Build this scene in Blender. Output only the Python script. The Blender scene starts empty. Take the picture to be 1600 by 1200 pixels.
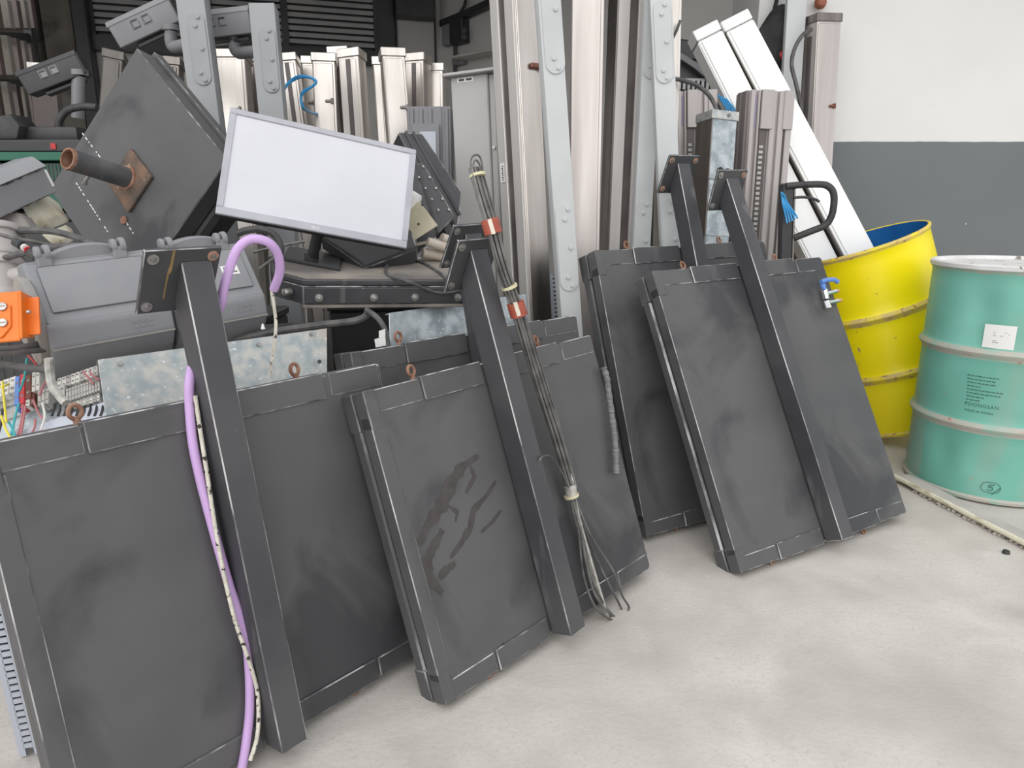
import bpy, bmesh, math, random
from mathutils import Vector, Matrix
from math import radians, sin, cos, pi
random.seed(7)
S = bpy.context.scene
COL = S.collection
# ------------------------------------------------------------------ camera
FPX, PITCH, CH = 1129.2, radians(14.2776), 1.0872
FL = -0.03                                    # floor level
CP, SP = cos(PITCH), sin(PITCH)
cd = bpy.data.cameras.new('camera'); cam = bpy.data.objects.new('camera', cd); COL.objects.link(cam)
cam.location = (0, 0, CH); cam.rotation_euler = (pi/2 - PITCH, 0, 0)
cd.sensor_width = 36; cd.sensor_fit = 'HORIZONTAL'; cd.lens = FPX*36/1600; cd.clip_start = .02
S.camera = cam
# ------------------------------------------------------------------ light
S.view_settings.view_transform = 'Standard'; S.view_settings.look = 'None'
S.view_settings.gamma = 1; S.view_settings.use_curve_mapping = False
S.view_settings.exposure = 0.1
W = bpy.data.worlds.new('overcast'); S.world = W; W.use_nodes = True
nt = W.node_tree; nt.nodes.clear()
tc = nt.nodes.new('ShaderNodeTexCoord'); sx = nt.nodes.new('ShaderNodeSeparateXYZ')
rp = nt.nodes.new('ShaderNodeValToRGB'); bgn = nt.nodes.new('ShaderNodeBackground'); wo = nt.nodes.new('ShaderNodeOutputWorld')
nt.links.new(tc.outputs['Generated'], sx.inputs[0]); nt.links.new(sx.outputs['Z'], rp.inputs[0])
nt.links.new(rp.outputs[0], bgn.inputs[0]); nt.links.new(bgn.outputs[0], wo.inputs[0])
rp.color_ramp.elements[0].position = 0.0; rp.color_ramp.elements[0].color = (.90, .90, .91, 1)
rp.color_ramp.elements[1].position = 0.6; rp.color_ramp.elements[1].color = (.92, .93, .95, 1)
bgn.inputs[1].default_value = 1.12
sd = bpy.data.lights.new('sun', 'SUN'); so = bpy.data.objects.new('sun', sd); COL.objects.link(so)
sd.energy = 1.35; sd.angle = radians(75); sd.color = (1, .985, .96)
so.location = (-1, -4, 6); so.rotation_euler = (radians(56), 0, radians(-16))

# ------------------------------------------------------------------ pixel rays of the fitted camera -> points in the place
def ray(u, v):
    a = (u-800)/FPX; b = (600-v)/FPX
    return Vector((a, CP + b*SP, b*CP - SP))
CO = Vector((0, 0, CH))
def PY(u, v, Y):
    d = ray(u, v); return CO + d*(Y/d.y)
def PZ(u, v, z):
    d = ray(u, v); return CO + d*((z-CH)/d.z)
def PL(M, u, v, yl):
    I = M.inverted(); o = I @ CO; d = I.to_3x3() @ ray(u, v)
    return M @ (o + d*((yl-o.y)/d.y))
def standline(ut, vt, Yt, ul, vl, Yl, zb=FL):
    T = PY(ut, vt, Yt); L = PY(ul, vl, Yl); d = L-T
    return T + d*((zb-T.z)/d.z), T
def frameM(P0, P1, yaw=0):
    z = (P1-P0).normalized(); x0 = Vector((cos(yaw), sin(yaw), 0))
    y = z.cross(x0).normalized(); x = y.cross(z)
    M = Matrix((x, y, z)).transposed().to_4x4(); M.translation = P0
    return M
def pose(loc, yaw, lean, roll):
    return Matrix.Translation(loc) @ (Matrix.Rotation(radians(yaw), 4, 'Z') @ Matrix.Rotation(radians(lean), 4, 'X') @ Matrix.Rotation(radians(roll), 4, 'Y'))

# ------------------------------------------------------------------ materials
def mk(name, c1, c2=None, scale=6, lo=.35, hi=.65, rough=.5, rough2=None, metal=0, stretch=(1, 1, 1), bump=0, bscale=60,
       spec=None, sscale=50, slo=.68, shi=.72, spec2=None, s2scale=9, s2lo=.62, s2hi=.66, s2stretch=(1, 1, 1), detail=6, ior=1.5, coat=0):
    m = bpy.data.materials.new(name); m.use_nodes = True; n = m.node_tree; b = n.nodes['Principled BSDF']
    L = n.links.new
    b.inputs['Roughness'].default_value = rough; b.inputs['Metallic'].default_value = metal; b.inputs['IOR'].default_value = ior
    b.inputs['Coat Weight'].default_value = coat
    t = n.nodes.new('ShaderNodeTexCoord')
    def noise(sc, st, det=6, dist=0):
        mp = n.nodes.new('ShaderNodeMapping'); mp.inputs['Scale'].default_value = st
        L(t.outputs['Object'], mp.inputs[0])
        z = n.nodes.new('ShaderNodeTexNoise'); z.inputs['Scale'].default_value = sc; z.inputs['Detail'].default_value = det
        z.inputs['Distortion'].default_value = dist
        L(mp.outputs[0], z.inputs[0]); return z.outputs[0]
    def ramp(src, a, bb):
        r = n.nodes.new('ShaderNodeMapRange'); r.inputs[1].default_value = a; r.inputs[2].default_value = bb
        L(src, r.inputs[0]); return r.outputs[0]
    def mix(f, a, bb):
        x = n.nodes.new('ShaderNodeMix'); x.data_type = 'RGBA'; L(f, x.inputs[0])
        for s, i in ((a, 6), (bb, 7)):
            if isinstance(s, tuple): x.inputs[i].default_value = (*s, 1)
            else: L(s, x.inputs[i])
        return x.outputs[2]
    col = c1
    if c2:
        f = ramp(noise(scale, stretch, detail), lo, hi); col = mix(f, c1, c2)
        if rough2 is not None:
            r = n.nodes.new('ShaderNodeMapRange'); r.inputs[3].default_value = rough; r.inputs[4].default_value = rough2
            L(f, r.inputs[0]); L(r.outputs[0], b.inputs['Roughness'])
    if spec2: col = mix(ramp(noise(s2scale, s2stretch, 8, .6), s2lo, s2hi), col, spec2)
    if spec: col = mix(ramp(noise(sscale, (1, 1, 1), 3), slo, shi), col, spec)
    if isinstance(col, tuple): b.inputs['Base Color'].default_value = (*col, 1)
    else: L(col, b.inputs['Base Color'])
    if bump:
        bp = n.nodes.new('ShaderNodeBump'); bp.inputs['Strength'].default_value = bump; bp.inputs['Distance'].default_value = .004
        L(noise(bscale, stretch, 5), bp.inputs['Height']); L(bp.outputs[0], b.inputs['Normal'])
    m.node_tree.nodes['Principled BSDF'].label = name
    return m
M_ = {}
M_['black'] = mk('dusty_black_paint', (.076, .076, .080), (.100, .098, .098), 3.5, rough=.5, rough2=.62, spec=(.3, .3, .3), sscale=95, slo=.76, shi=.80, spec2=(.045, .046, .05), s2scale=3, s2lo=.5, s2hi=.62, bump=.08, bscale=300)
M_['blackd'] = mk('scuffed_black_steel', (.036, .037, .042), (.060, .060, .064), 5, rough=.42, rough2=.55, spec=(.28, .28, .28), sscale=70, slo=.74, shi=.78, spec2=(.1, .1, .1), s2scale=14, s2lo=.66, s2hi=.72, s2stretch=(1, 1, .25))
M_['smear'] = mk('dark_oily_smear', (.040, .034, .034), (.058, .052, .050), 30, rough=.5)
M_['steelm'] = mk('satin_stainless', (.60, .555, .53), (.50, .455, .435), 6, rough=.36, rough2=.45, metal=.75, stretch=(3, 3, .2), detail=8)
M_['steelr'] = mk('matt_stainless_rail', (.62, .60, .575), (.54, .515, .49), 6, rough=.42, metal=.3, stretch=(3, 3, .2))
M_['orangebrown'] = mk('orange_brown_float', (.35, .12, .06), (.28, .09, .05), 8, rough=.5)
M_['wear'] = mk('worn_bare_edge', (.10, .10, .105), (.52, .52, .52), 22, lo=.42, hi=.62, rough=.5, stretch=(1, 1, .35))
M_['wearb'] = mk('lightly_worn_edge', (.075, .075, .08), (.36, .36, .36), 16, lo=.5, hi=.72, rough=.5, stretch=(1, 1, .35))
M_['tube'] = mk('black_tube_paint', (.042, .043, .049), (.070, .070, .074), 4, rough=.4, rough2=.52, spec=(.3, .3, .3), sscale=60, slo=.75, shi=.79, spec2=(.105, .105, .11), s2scale=6, s2lo=.64, s2hi=.72, s2stretch=(1.5, 1.5, .5))
M_['rust'] = mk('rusty_iron', (.19, .085, .05), (.34, .20, .14), 40, rough=.85, bump=.4)
M_['rustbolt'] = mk('rusty_bolt', (.32, .13, .06), (.42, .30, .24), 60, rough=.7)
M_['zinc'] = mk('zinc_plated', (.55, .54, .52), (.36, .35, .33), 60, rough=.35, metal=.8)
M_['bolt'] = mk('dull_bolt_steel', (.34, .33, .32), (.2, .19, .18), 60, rough=.45, metal=.6)
M_['floor'] = mk('pale_concrete', (.585, .55, .51), (.44, .41, .375), 3.2, lo=.36, hi=.68, rough=.85, spec=(.47, .445, .415), sscale=150, slo=.55, shi=.75, spec2=(.635, .605, .565), s2scale=2.6, s2lo=.50, s2hi=.72, bump=.35, bscale=70, detail=12)
M_['purple'] = mk('purple_cable_sheath', (.60, .40, .72), (.50, .33, .60), 12, rough=.45, stretch=(1, 1, .3))
M_['rope'] = mk('speckled_white_rope', (.72, .69, .60), (.55, .52, .44), 60, rough=.9, spec=(.06, .05, .05), sscale=95, slo=.6, shi=.63, bump=.5, bscale=240)
M_['wire'] = mk('dull_grey_wire', (.085, .082, .08), (.19, .185, .175), 20, rough=.4, metal=.35)
M_['tape'] = mk('red_brown_tape', (.30, .055, .03), (.40, .10, .06), 20, rough=.45)
M_['cream'] = mk('cream_band', (.74, .68, .58), (.6, .53, .44), 20, rough=.5)
M_['tie'] = mk('yellowed_tie', (.62, .58, .38), rough=.6)
M_['wrap'] = mk('clear_grey_wrap', (.30, .29, .27), (.52, .50, .46), 60, rough=.2)
M_['galv'] = mk('galvanised_spangle', (.50, .545, .57), (.30, .35, .375), 22, lo=.38, hi=.62, rough=.38, rough2=.5, metal=.45, spec=(.75, .77, .78), sscale=120, slo=.64, shi=.7, detail=9)
M_['galvr'] = mk('dusty_galvanised', (.54, .535, .50), (.34, .39, .41), 34, lo=.36, hi=.62, rough=.45, metal=.35, detail=12, spec2=(.50, .40, .29), s2scale=3, s2lo=.56, s2hi=.75, spec=(.7, .72, .72), sscale=90, slo=.64, shi=.72)
M_['cast'] = mk('grey_cast_paint', (.215, .22, .235), (.27, .27, .28), 5, rough=.5, rough2=.6, spec2=(.36, .32, .27), s2scale=4, s2lo=.66, s2hi=.78, bump=.06, bscale=200)
M_['castd'] = mk('dusty_cast_paint', (.23, .23, .235), (.36, .32, .28), 9, rough=.7, bump=.2)
M_['orange'] = mk('orange_paint', (.87, .20, .015), (.75, .16, .01), 8, rough=.38)
M_['pvc'] = mk('grey_pvc', (.36, .335, .325), (.46, .43, .41), 8, rough=.5)
M_['rubber'] = mk('black_rubber', (.022, .022, .024), (.05, .05, .05), 20, rough=.55)
M_['greyrubber'] = mk('dusty_black_cable', (.06, .06, .062), (.13, .125, .12), 25, rough=.6)
M_['dark'] = mk('dark_plastic', (.028, .029, .032), (.045, .045, .047), 8, rough=.45)
M_['dust'] = mk('dust_covered_black', (.29, .26, .225), (.13, .12, .115), 6, lo=.4, hi=.66, rough=.85)
M_['screen'] = mk('matte_grey_screen', (.60, .60, .645), (.565, .565, .61), 5, rough=.35, spec=(.58, .58, .62), sscale=14, slo=.7, shi=.8)
M_['bezel'] = mk('silver_bezel', (.36, .36, .40), (.42, .42, .46), 12, rough=.4)
M_['steel'] = mk('brushed_stainless', (.60, .565, .53), (.50, .46, .43), 7, rough=.27, rough2=.38, metal=1, stretch=(3, 3, .25), detail=8)
M_['steelw'] = mk('bright_stainless', (.76, .72, .68), (.60, .56, .52), 6, rough=.33, rough2=.42, metal=.85, stretch=(3, 3, .3))
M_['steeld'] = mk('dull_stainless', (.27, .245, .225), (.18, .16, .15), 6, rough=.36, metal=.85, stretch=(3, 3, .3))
M_['rusty_dark'] = mk('rust_stained_black', (.075, .062, .053), (.20, .120, .080), 16, lo=.40, hi=.70, rough=.75, bump=.3, spec=(.36, .30, .25), sscale=60, slo=.68, shi=.74)
M_['pipe'] = mk('rusting_black_pipe', (.075, .080, .090), (.15, .148, .145), 10, lo=.4, hi=.7, rough=.5, spec2=(.26, .15, .09), s2scale=9, s2lo=.56, s2hi=.68, spec=(.5, .46, .42), sscale=50, slo=.72, shi=.76)
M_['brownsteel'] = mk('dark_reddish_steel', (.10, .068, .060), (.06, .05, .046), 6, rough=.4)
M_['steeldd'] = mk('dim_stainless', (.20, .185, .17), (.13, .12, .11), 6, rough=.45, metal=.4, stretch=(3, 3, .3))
M_['streak'] = mk('rust_streak', (.30, .20, .08), (.16, .12, .07), 30, rough=.8)
M_['slot'] = mk('dark_slot', (.07, .062, .06), (.13, .11, .105), 5, rough=.35)
M_['white'] = mk('white_enamel', (.90, .90, .885), (.87, .87, .855), 5, rough=.35, spec=(.5, .38, .3), sscale=26, slo=.77, shi=.80)
M_['arm'] = mk('light_grey_paint', (.53, .545, .55), (.48, .495, .50), 5, rough=.45, spec=(.38, .4, .41), sscale=60, slo=.74, shi=.8)
M_['post'] = mk('mid_grey_paint', (.30, .31, .32), (.26, .27, .28), 4, rough=.5)
M_['cctv'] = mk('grey_camera_paint', (.19, .19, .20), (.23, .23, .24), 6, rough=.55)
M_['cabg'] = mk('grey_powder_coat', (.40, .39, .385), (.43, .42, .415), 4, rough=.5)
M_['alu'] = mk('beige_grey_aluminium', (.50, .465, .455), (.42, .385, .375), 5, rough=.42, metal=.3, stretch=(2, 2, .3))
M_['alud'] = mk('brown_grey_aluminium', (.27, .24, .232), (.21, .19, .185), 5, rough=.4, metal=.3, stretch=(2, 2, .3))
M_['yellow'] = mk('yellow_drum_paint', (.97, .82, .003), (.95, .77, .003), 3, rough=.36, spec2=(.42, .30, .16), s2scale=8, s2lo=.68, s2hi=.71, s2stretch=(1, 1, .6), spec=(.30, .17, .08), sscale=38, slo=.73, shi=.76)
M_['yworn'] = mk('worn_yellow_rib', (.62, .46, .16), (.80, .63, .03), 14, lo=.4, hi=.6, rough=.5, spec=(.36, .2, .12), sscale=40, slo=.6, shi=.66)
M_['blue'] = mk('blue_drum_inside', (.012, .085, .30), (.02, .16, .45), 4, rough=.3, spec=(.55, .65, .75), sscale=12, slo=.7, shi=.8)
M_['green'] = mk('green_drum_paint', (.135, .385, .305), (.19, .48, .395), 2.5, rough=.36, rough2=.46, spec2=(.30, .34, .29), s2scale=3.4, s2lo=.50, s2hi=.72, s2stretch=(1, 1, .3), spec=(.42, .21, .14), sscale=16, slo=.73, shi=.76)
M_['gworn'] = mk('worn_green_rib', (.42, .40, .35), (.22, .45, .36), 10, lo=.45, hi=.65, rough=.5, spec=(.4, .22, .16), sscale=22, slo=.64, shi=.70)
M_['lid'] = mk('white_drum_lid', (.74, .74, .74), (.60, .59, .57), 8, rough=.5, spec=(.22, .19, .17), sscale=22, slo=.66, shi=.70)
M_['paper'] = mk('white_sticker', (.74, .74, .72), rough=.5)
M_['ink'] = mk('dark_ink', (.04, .05, .055), rough=.6)
M_['inkg'] = mk('dark_green_stencil_ink', (.035, .10, .085), rough=.6)
M_['purplelbl'] = mk('faded_blue_print', (.30, .28, .42), rough=.6)
M_['bluew'] = mk('blue_wire', (.03, .27, .58), (.05, .36, .70), 9, rough=.4)
M_['bluel'] = mk('blue_lever', (.12, .25, .62), rough=.4)
M_['chrome'] = mk('chrome_fitting', (.75, .75, .76), rough=.18, metal=1)
M_['copper'] = mk('copper_tip', (.72, .38, .22), rough=.4, metal=.5)
M_['redp'] = mk('red_plastic', (.50, .025, .03), rough=.4)
M_['brown'] = mk('brown_plastic', (.17, .055, .035), rough=.45)
M_['tealw'] = mk('teal_wire', (.05, .40, .42), rough=.45)
M_['yelw'] = mk('yellow_wire', (.75, .65, .05), rough=.45)
M_['pinkw'] = mk('dusty_red_wire', (.42, .16, .17), rough=.5)
M_['block'] = mk('grey_terminal_plastic', (.50, .49, .46), (.40, .39, .37), 60, rough=.5)
M_['blockw'] = mk('white_terminal_plastic', (.74, .73, .68), (.60, .59, .55), 60, rough=.5)
M_['duct'] = mk('pale_grey_duct', (.50, .53, .60), (.45, .48, .54), 5, rough=.45)
M_['crate'] = mk('green_crate_plastic', (.012, .10, .06), (.018, .13, .08), 5, rough=.5)
M_['yellowed'] = mk('yellowed_plate', (.50, .46, .33), (.38, .34, .25), 9, rough=.5, spec=(.1, .08, .06), sscale=30, slo=.7, shi=.74)
M_['foam'] = mk('soiled_cream_block', (.66, .63, .52), (.42, .37, .27), 14, lo=.4, hi=.64, rough=.8, spec=(.16, .12, .08), sscale=24, slo=.62, shi=.68, bump=.4)
M_['slab'] = mk('dusty_slab_top', (.42, .39, .37), (.52, .49, .46), 7, rough=.85, bump=.2)
M_['slabedge'] = mk('cream_slab_edge', (.72, .69, .54), (.42, .36, .24), 13, lo=.52, hi=.70, rough=.7, stretch=(1, 1, 4), bump=.3)
M_['crust'] = mk('frayed_crust', (.27, .245, .21), (.48, .45, .40), 30, rough=.95, bump=.8, bscale=80)
M_['louvre'] = mk('grey_louvre_slat', (.27, .27, .275), (.32, .315, .315), 5, rough=.6)
M_['frame'] = mk('dark_steel_frame', (.022, .023, .026), (.04, .04, .04), 5, rough=.5)
M_['wallin'] = mk('inner_wall_plaster', (.60, .59, .57), (.52, .51, .49), 2, rough=.85, spec2=(.3, .28, .26), s2scale=3, s2lo=.66, s2hi=.8)
M_['wallleft'] = mk('stained_plaster', (.20, .185, .16), (.10, .09, .08), 3, lo=.4, hi=.65, rough=.9, spec2=(.07, .065, .06), s2scale=4, s2lo=.56, s2hi=.68)
M_['doorg'] = mk('grey_door_paint', (.42, .41, .40), (.38, .37, .36), 3, rough=.6)
M_['bag'] = mk('black_fabric', (.012, .012, .014), (.03, .03, .032), 12, rough=.8, bump=.4)
M_['tubec'] = mk('old_cream_plastic', (.55, .50, .42), (.38, .32, .26), 9, rough=.6)
M_['whitep'] = mk('white_plastic', (.80, .80, .78), rough=.4)
M_['greywrap'] = mk('grey_wrapped_tape', (.10, .10, .105), (.20, .20, .205), 60, rough=.5, stretch=(.3, .3, 3), bump=.6, bscale=70)

def wall_material():
    m = mk('two_tone_wall_paint', (.71, .71, .695), (.66, .66, .65), 1.3, rough=.7, spec2=(.62, .615, .60), s2scale=2.4, s2lo=.66, s2hi=.8, spec=(.35, .34, .33), sscale=11, slo=.78, shi=.80)
    n = m.node_tree; b = n.nodes['Principled BSDF']; L = n.links.new
    src = b.inputs['Base Color'].links[0].from_socket
    t = n.nodes.new('ShaderNodeTexCoord'); s = n.nodes.new('ShaderNodeSeparateXYZ'); L(t.outputs['Object'], s.inputs[0])
    z = n.nodes.new('ShaderNodeTexNoise'); z.inputs['Scale'].default_value = 14; L(t.outputs['Object'], z.inputs[0])
    a = n.nodes.new('ShaderNodeMath'); a.operation = 'MULTIPLY_ADD'; a.inputs[1].default_value = .006; L(z.outputs[0], a.inputs[0]); L(s.outputs['Z'], a.inputs[2])
    r = n.nodes.new('ShaderNodeMapRange'); r.inputs[1].default_value = DADO; r.inputs[2].default_value = DADO+.004; L(a.outputs[0], r.inputs[0])
    z2 = n.nodes.new('ShaderNodeTexNoise'); z2.inputs['Scale'].default_value = 2; z2.inputs['Detail'].default_value = 5; L(t.outputs['Object'], z2.inputs[0])
    c = n.nodes.new('ShaderNodeMix'); c.data_type = 'RGBA'; c.inputs[6].default_value = (.125, .14, .152, 1); c.inputs[7].default_value = (.165, .18, .185, 1); L(z2.outputs[0], c.inputs[0])
    z3 = n.nodes.new('ShaderNodeTexNoise'); z3.inputs['Scale'].default_value = 18; z3.inputs['Detail'].default_value = 3; L(t.outputs['Object'], z3.inputs[0])
    r3 = n.nodes.new('ShaderNodeMapRange'); r3.inputs[1].default_value = .765; r3.inputs[2].default_value = .785; L(z3.outputs[0], r3.inputs[0])
    c3 = n.nodes.new('ShaderNodeMix'); c3.data_type = 'RGBA'; L(r3.outputs[0], c3.inputs[0]); L(c.outputs[2], c3.inputs[6]); c3.inputs[7].default_value = (.6, .6, .6, 1)
    x = n.nodes.new('ShaderNodeMix'); x.data_type = 'RGBA'; L(r.outputs[0], x.inputs[0]); L(c3.outputs[2], x.inputs[6]); L(src, x.inputs[7])
    L(x.outputs[2], b.inputs['Base Color']); return m
DADO = PY(1450, 221, 4.2).z
M_['wall'] = wall_material()

# ------------------------------------------------------------------ mesh builder
class MB:
    def __init__(self): self.bm = bmesh.new()
    def _merge(self, t, M=None, mi=None):
        if mi is not None:
            for f in t.faces: f.material_index = mi
        if M is not None: bmesh.ops.transform(t, matrix=M, verts=t.verts)
        me = bpy.data.meshes.new('t'); t.to_mesh(me); t.free(); self.bm.from_mesh(me); bpy.data.meshes.remove(me)
        return self
    def box(self, x0, x1, y0, y1, z0, z1, bev=0, seg=1, mi=0, wi=None, M=None, tf=None):
        t = bmesh.new(); bmesh.ops.create_cube(t, size=1)
        for v in t.verts:
            v.co = Vector(((x0+x1)/2+v.co.x*(x1-x0), (y0+y1)/2+v.co.y*(y1-y0), (z0+z1)/2+v.co.z*(z1-z0)))
        for f in t.faces: f.material_index = mi
        if bev: bmesh.ops.bevel(t, geom=t.edges[:], offset=bev, segments=seg, affect='EDGES', profile=.6, material=-1 if wi is None else wi)
        if tf:
            for v in t.verts: v.co = tf(v.co)
        return self._merge(t, M)
    def prism(self, poly, a0, a1, axis='x', bev=0, seg=1, mi=0, wi=None, M=None, tf=None):
        t = bmesh.new()
        def P(p, a): return {'x': (a, p[0], p[1]), 'y': (p[0], a, p[1]), 'z': (p[0], p[1], a)}[axis]
        A = [t.verts.new(P(p, a0)) for p in poly]; B = [t.verts.new(P(p, a1)) for p in poly]
        n = len(poly)
        t.faces.new(A); t.faces.new(B[::-1])
        for i in range(n): t.faces.new((A[i], B[i], B[(i+1) % n], A[(i+1) % n]))
        bmesh.ops.recalc_face_normals(t, faces=t.faces[:])
        for f in t.faces: f.material_index = mi
        if bev: bmesh.ops.bevel(t, geom=t.edges[:], offset=bev, segments=seg, affect='EDGES', profile=.6, material=-1 if wi is None else wi)
        if tf:
            for v in t.verts: v.co = tf(v.co)
        return self._merge(t, M)
    def cyl(self, p0, p1, r, r2=None, n=20, mi=0, M=None, bev=0):
        p0 = Vector(p0); p1 = Vector(p1); r2 = r if r2 is None else r2
        t = bmesh.new(); bmesh.ops.create_cone(t, cap_ends=True, segments=n, radius1=r, radius2=r2, depth=(p1-p0).length)
        if bev:
            e = [e for e in t.edges if len(e.link_faces) == 2 and any(len(f.verts) > 4 for f in e.link_faces)]
            bmesh.ops.bevel(t, geom=e, offset=bev, segments=2, affect='EDGES', profile=.6)
        q = (p1-p0).to_track_quat('Z', 'Y').to_matrix().to_4x4(); q.translation = (p0+p1)/2
        bmesh.ops.transform(t, matrix=q, verts=t.verts)
        return self._merge(t, M, mi)
    def lathe(self, prof, n=48, mi=None, mis=None, M=None, tf=None, close=False):
        t = bmesh.new(); rings = []
        for r, z in prof:
            rings.append([t.verts.new((max(r, 1e-4)*cos(2*pi*k/n), max(r, 1e-4)*sin(2*pi*k/n), z)) for k in range(n)])
        for i in range(len(prof)-1):
            for k in range(n):
                f = t.faces.new((rings[i][k], rings[i][(k+1) % n], rings[i+1][(k+1) % n], rings[i+1][k]))
                f.material_index = mis[i] if mis else (mi or 0)
        if close:
            t.faces.new(rings[0][::-1]); t.faces.new(rings[-1])
        bmesh.ops.recalc_face_normals(t, faces=t.faces[:]) if close else None
        if tf:
            for v in t.verts: v.co = tf(v.co)
        return self._merge(t, M)
    def tube(self, pts, r, n=8, mi=0, smooth=6, M=None, flat=1.0):
        P = [Vector(p) for p in pts]
        if smooth and len(P) > 2:
            Q = []
            for i in range(len(P)-1):
                a = P[max(i-1, 0)]; b = P[i]; c = P[i+1]; d = P[min(i+2, len(P)-1)]
                for k in range(smooth):
                    s = k/smooth
                    Q.append(.5*((2*b)+(c-a)*s+(2*a-5*b+4*c-d)*s*s+(3*b-a-3*c+d)*s**3))
            Q.append(P[-1]); P = Q
        t = bmesh.new(); rings = []; up = None
        for i, p in enumerate(P):
            d = (P[min(i+1, len(P)-1)]-P[max(i-1, 0)]).normalized()
            if up is None: up = d.orthogonal().normalized()
            up = (up - d*up.dot(d)).normalized(); s = d.cross(up)
            rr = r(i/(len(P)-1)) if callable(r) else r
            rings.append([t.verts.new(p+(up*cos(2*pi*k/n)*flat+s*sin(2*pi*k/n))*rr) for k in range(n)])
        for i in range(len(P)-1):
            for k in range(n):
                t.faces.new((rings[i][k], rings[i][(k+1) % n], rings[i+1][(k+1) % n], rings[i+1][k]))
        t.faces.new(rings[0][::-1]); t.faces.new(rings[-1])
        return self._merge(t, M, mi)
    def torus(self, c, ax, R, r, n=20, m=8, mi=0, M=None):
        q = Vector(ax).to_track_quat('Z', 'Y').to_matrix(); t = bmesh.new(); rings = []
        for i in range(n):
            a = 2*pi*i/n
            rings.append([t.verts.new(Vector(c)+q @ Vector(((R+r*cos(2*pi*k/m))*cos(a), (R+r*cos(2*pi*k/m))*sin(a), r*sin(2*pi*k/m)))) for k in range(m)])
        for i in range(n):
            for k in range(m):
                t.faces.new((rings[i][k], rings[(i+1) % n][k], rings[(i+1) % n][(k+1) % m], rings[i][(k+1) % m]))
        bmesh.ops.recalc_face_normals(t, faces=t.faces[:])
        return self._merge(t, M, mi)
    def plate(self, poly3, nrm, th, bev=0, mi=0, wi=None):
        """solid plate: 3-D outline, thickness th along nrm"""
        t = bmesh.new(); n = Vector(nrm).normalized()*th; k = len(poly3)
        A = [t.verts.new(Vector(p)) for p in poly3]; B = [t.verts.new(Vector(p)+n) for p in poly3]
        t.faces.new(A); t.faces.new(B[::-1])
        for i in range(k): t.faces.new((A[i], B[i], B[(i+1) % k], A[(i+1) % k]))
        bmesh.ops.recalc_face_normals(t, faces=t.faces[:])
        for f in t.faces: f.material_index = mi
        if bev: bmesh.ops.bevel(t, geom=t.edges[:], offset=bev, segments=1, affect='EDGES', material=-1 if wi is None else wi)
        return self._merge(t)
    def text(self, s, size, M=None, mi=0, th=.0004, tf=None, align='LEFT', space=1):
        c = bpy.data.curves.new('t', 'FONT'); c.body = s; c.size = size; c.extrude = th; c.align_x = align; c.space_character = space
        o = bpy.data.objects.new('t', c); COL.objects.link(o)
        dg = bpy.context.evaluated_depsgraph_get(); me = bpy.data.meshes.new_from_object(o.evaluated_get(dg))
        bpy.data.objects.remove(o); bpy.data.curves.remove(c)
        t = bmesh.new(); t.from_mesh(me); bpy.data.meshes.remove(me)
        if tf:
            for v in t.verts: v.co = tf(v.co)
        return self._merge(t, M, mi)

WM = {}
def _link(name, mb, mats, I=None):
    if I is not None: bmesh.ops.transform(mb.bm, matrix=I, verts=mb.bm.verts)
    me = bpy.data.meshes.new(name); mb.bm.to_mesh(me); mb.bm.free()
    for m in (mats if isinstance(mats, (list, tuple)) else [mats]): me.materials.append(M_[m] if isinstance(m, str) else m)
    me.polygons.foreach_set('use_smooth', [True]*len(me.polygons)); me.set_sharp_from_angle(angle=radians(32))
    o = bpy.data.objects.new(name, me); COL.objects.link(o); return o
def root(name, label, cat, M=None, group=None):
    o = bpy.data.objects.new(name, None); COL.objects.link(o); o.empty_display_size = .05
    M = Matrix(M) if M is not None else Matrix.Identity(4)
    o.matrix_world = M; WM[o.name] = M
    o['label'] = label; o['category'] = cat
    if group: o['group'] = group
    return o
def part(name, mb, mats, parent, world=False, label=None):
    I = WM[parent.name].inverted() if world else None
    o = _link(name, mb, mats, I); o.parent = parent; WM[o.name] = WM[parent.name]
    if label: o['label'] = label
    return o
def single(name, label, cat, mb, mats, group=None):
    vs = [v.co for v in mb.bm.verts]
    lo = min(vs, key=lambda c: c.z).copy(); mx = sum((v.x for v in vs))/len(vs); my = sum((v.y for v in vs))/len(vs)
    T = Matrix.Translation((mx, my, lo.z))
    o = _link(name, mb, mats, T.inverted()); o.matrix_world = T; WM[o.name] = T
    o['label'] = label; o['category'] = cat
    if group: o['group'] = group
    return o
def struct(name, mb, mats):
    o = _link(name, mb, mats); o['kind'] = 'structure'; WM[o.name] = Matrix.Identity(4); return o
def copy_thing(o, M, label, name=None):
    """copy of a thing with copies of its parts and sub-parts"""
    def rec(x, par):
        c = x.copy(); COL.objects.link(c); c.parent = par; WM[c.name] = M
        for ch in list(x.children): rec(ch, c)
        return c
    c = rec(o, None); c.matrix_world = M; c['label'] = label; return c
def cable(name, label, cat, pts, r, m, group=None, n=8, smooth=6):
    P = [PY(*q) if not isinstance(q, Vector) else q for q in pts]
    return single(name, label, cat, MB().tube(P, r, n=n, smooth=smooth), m, group)

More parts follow.
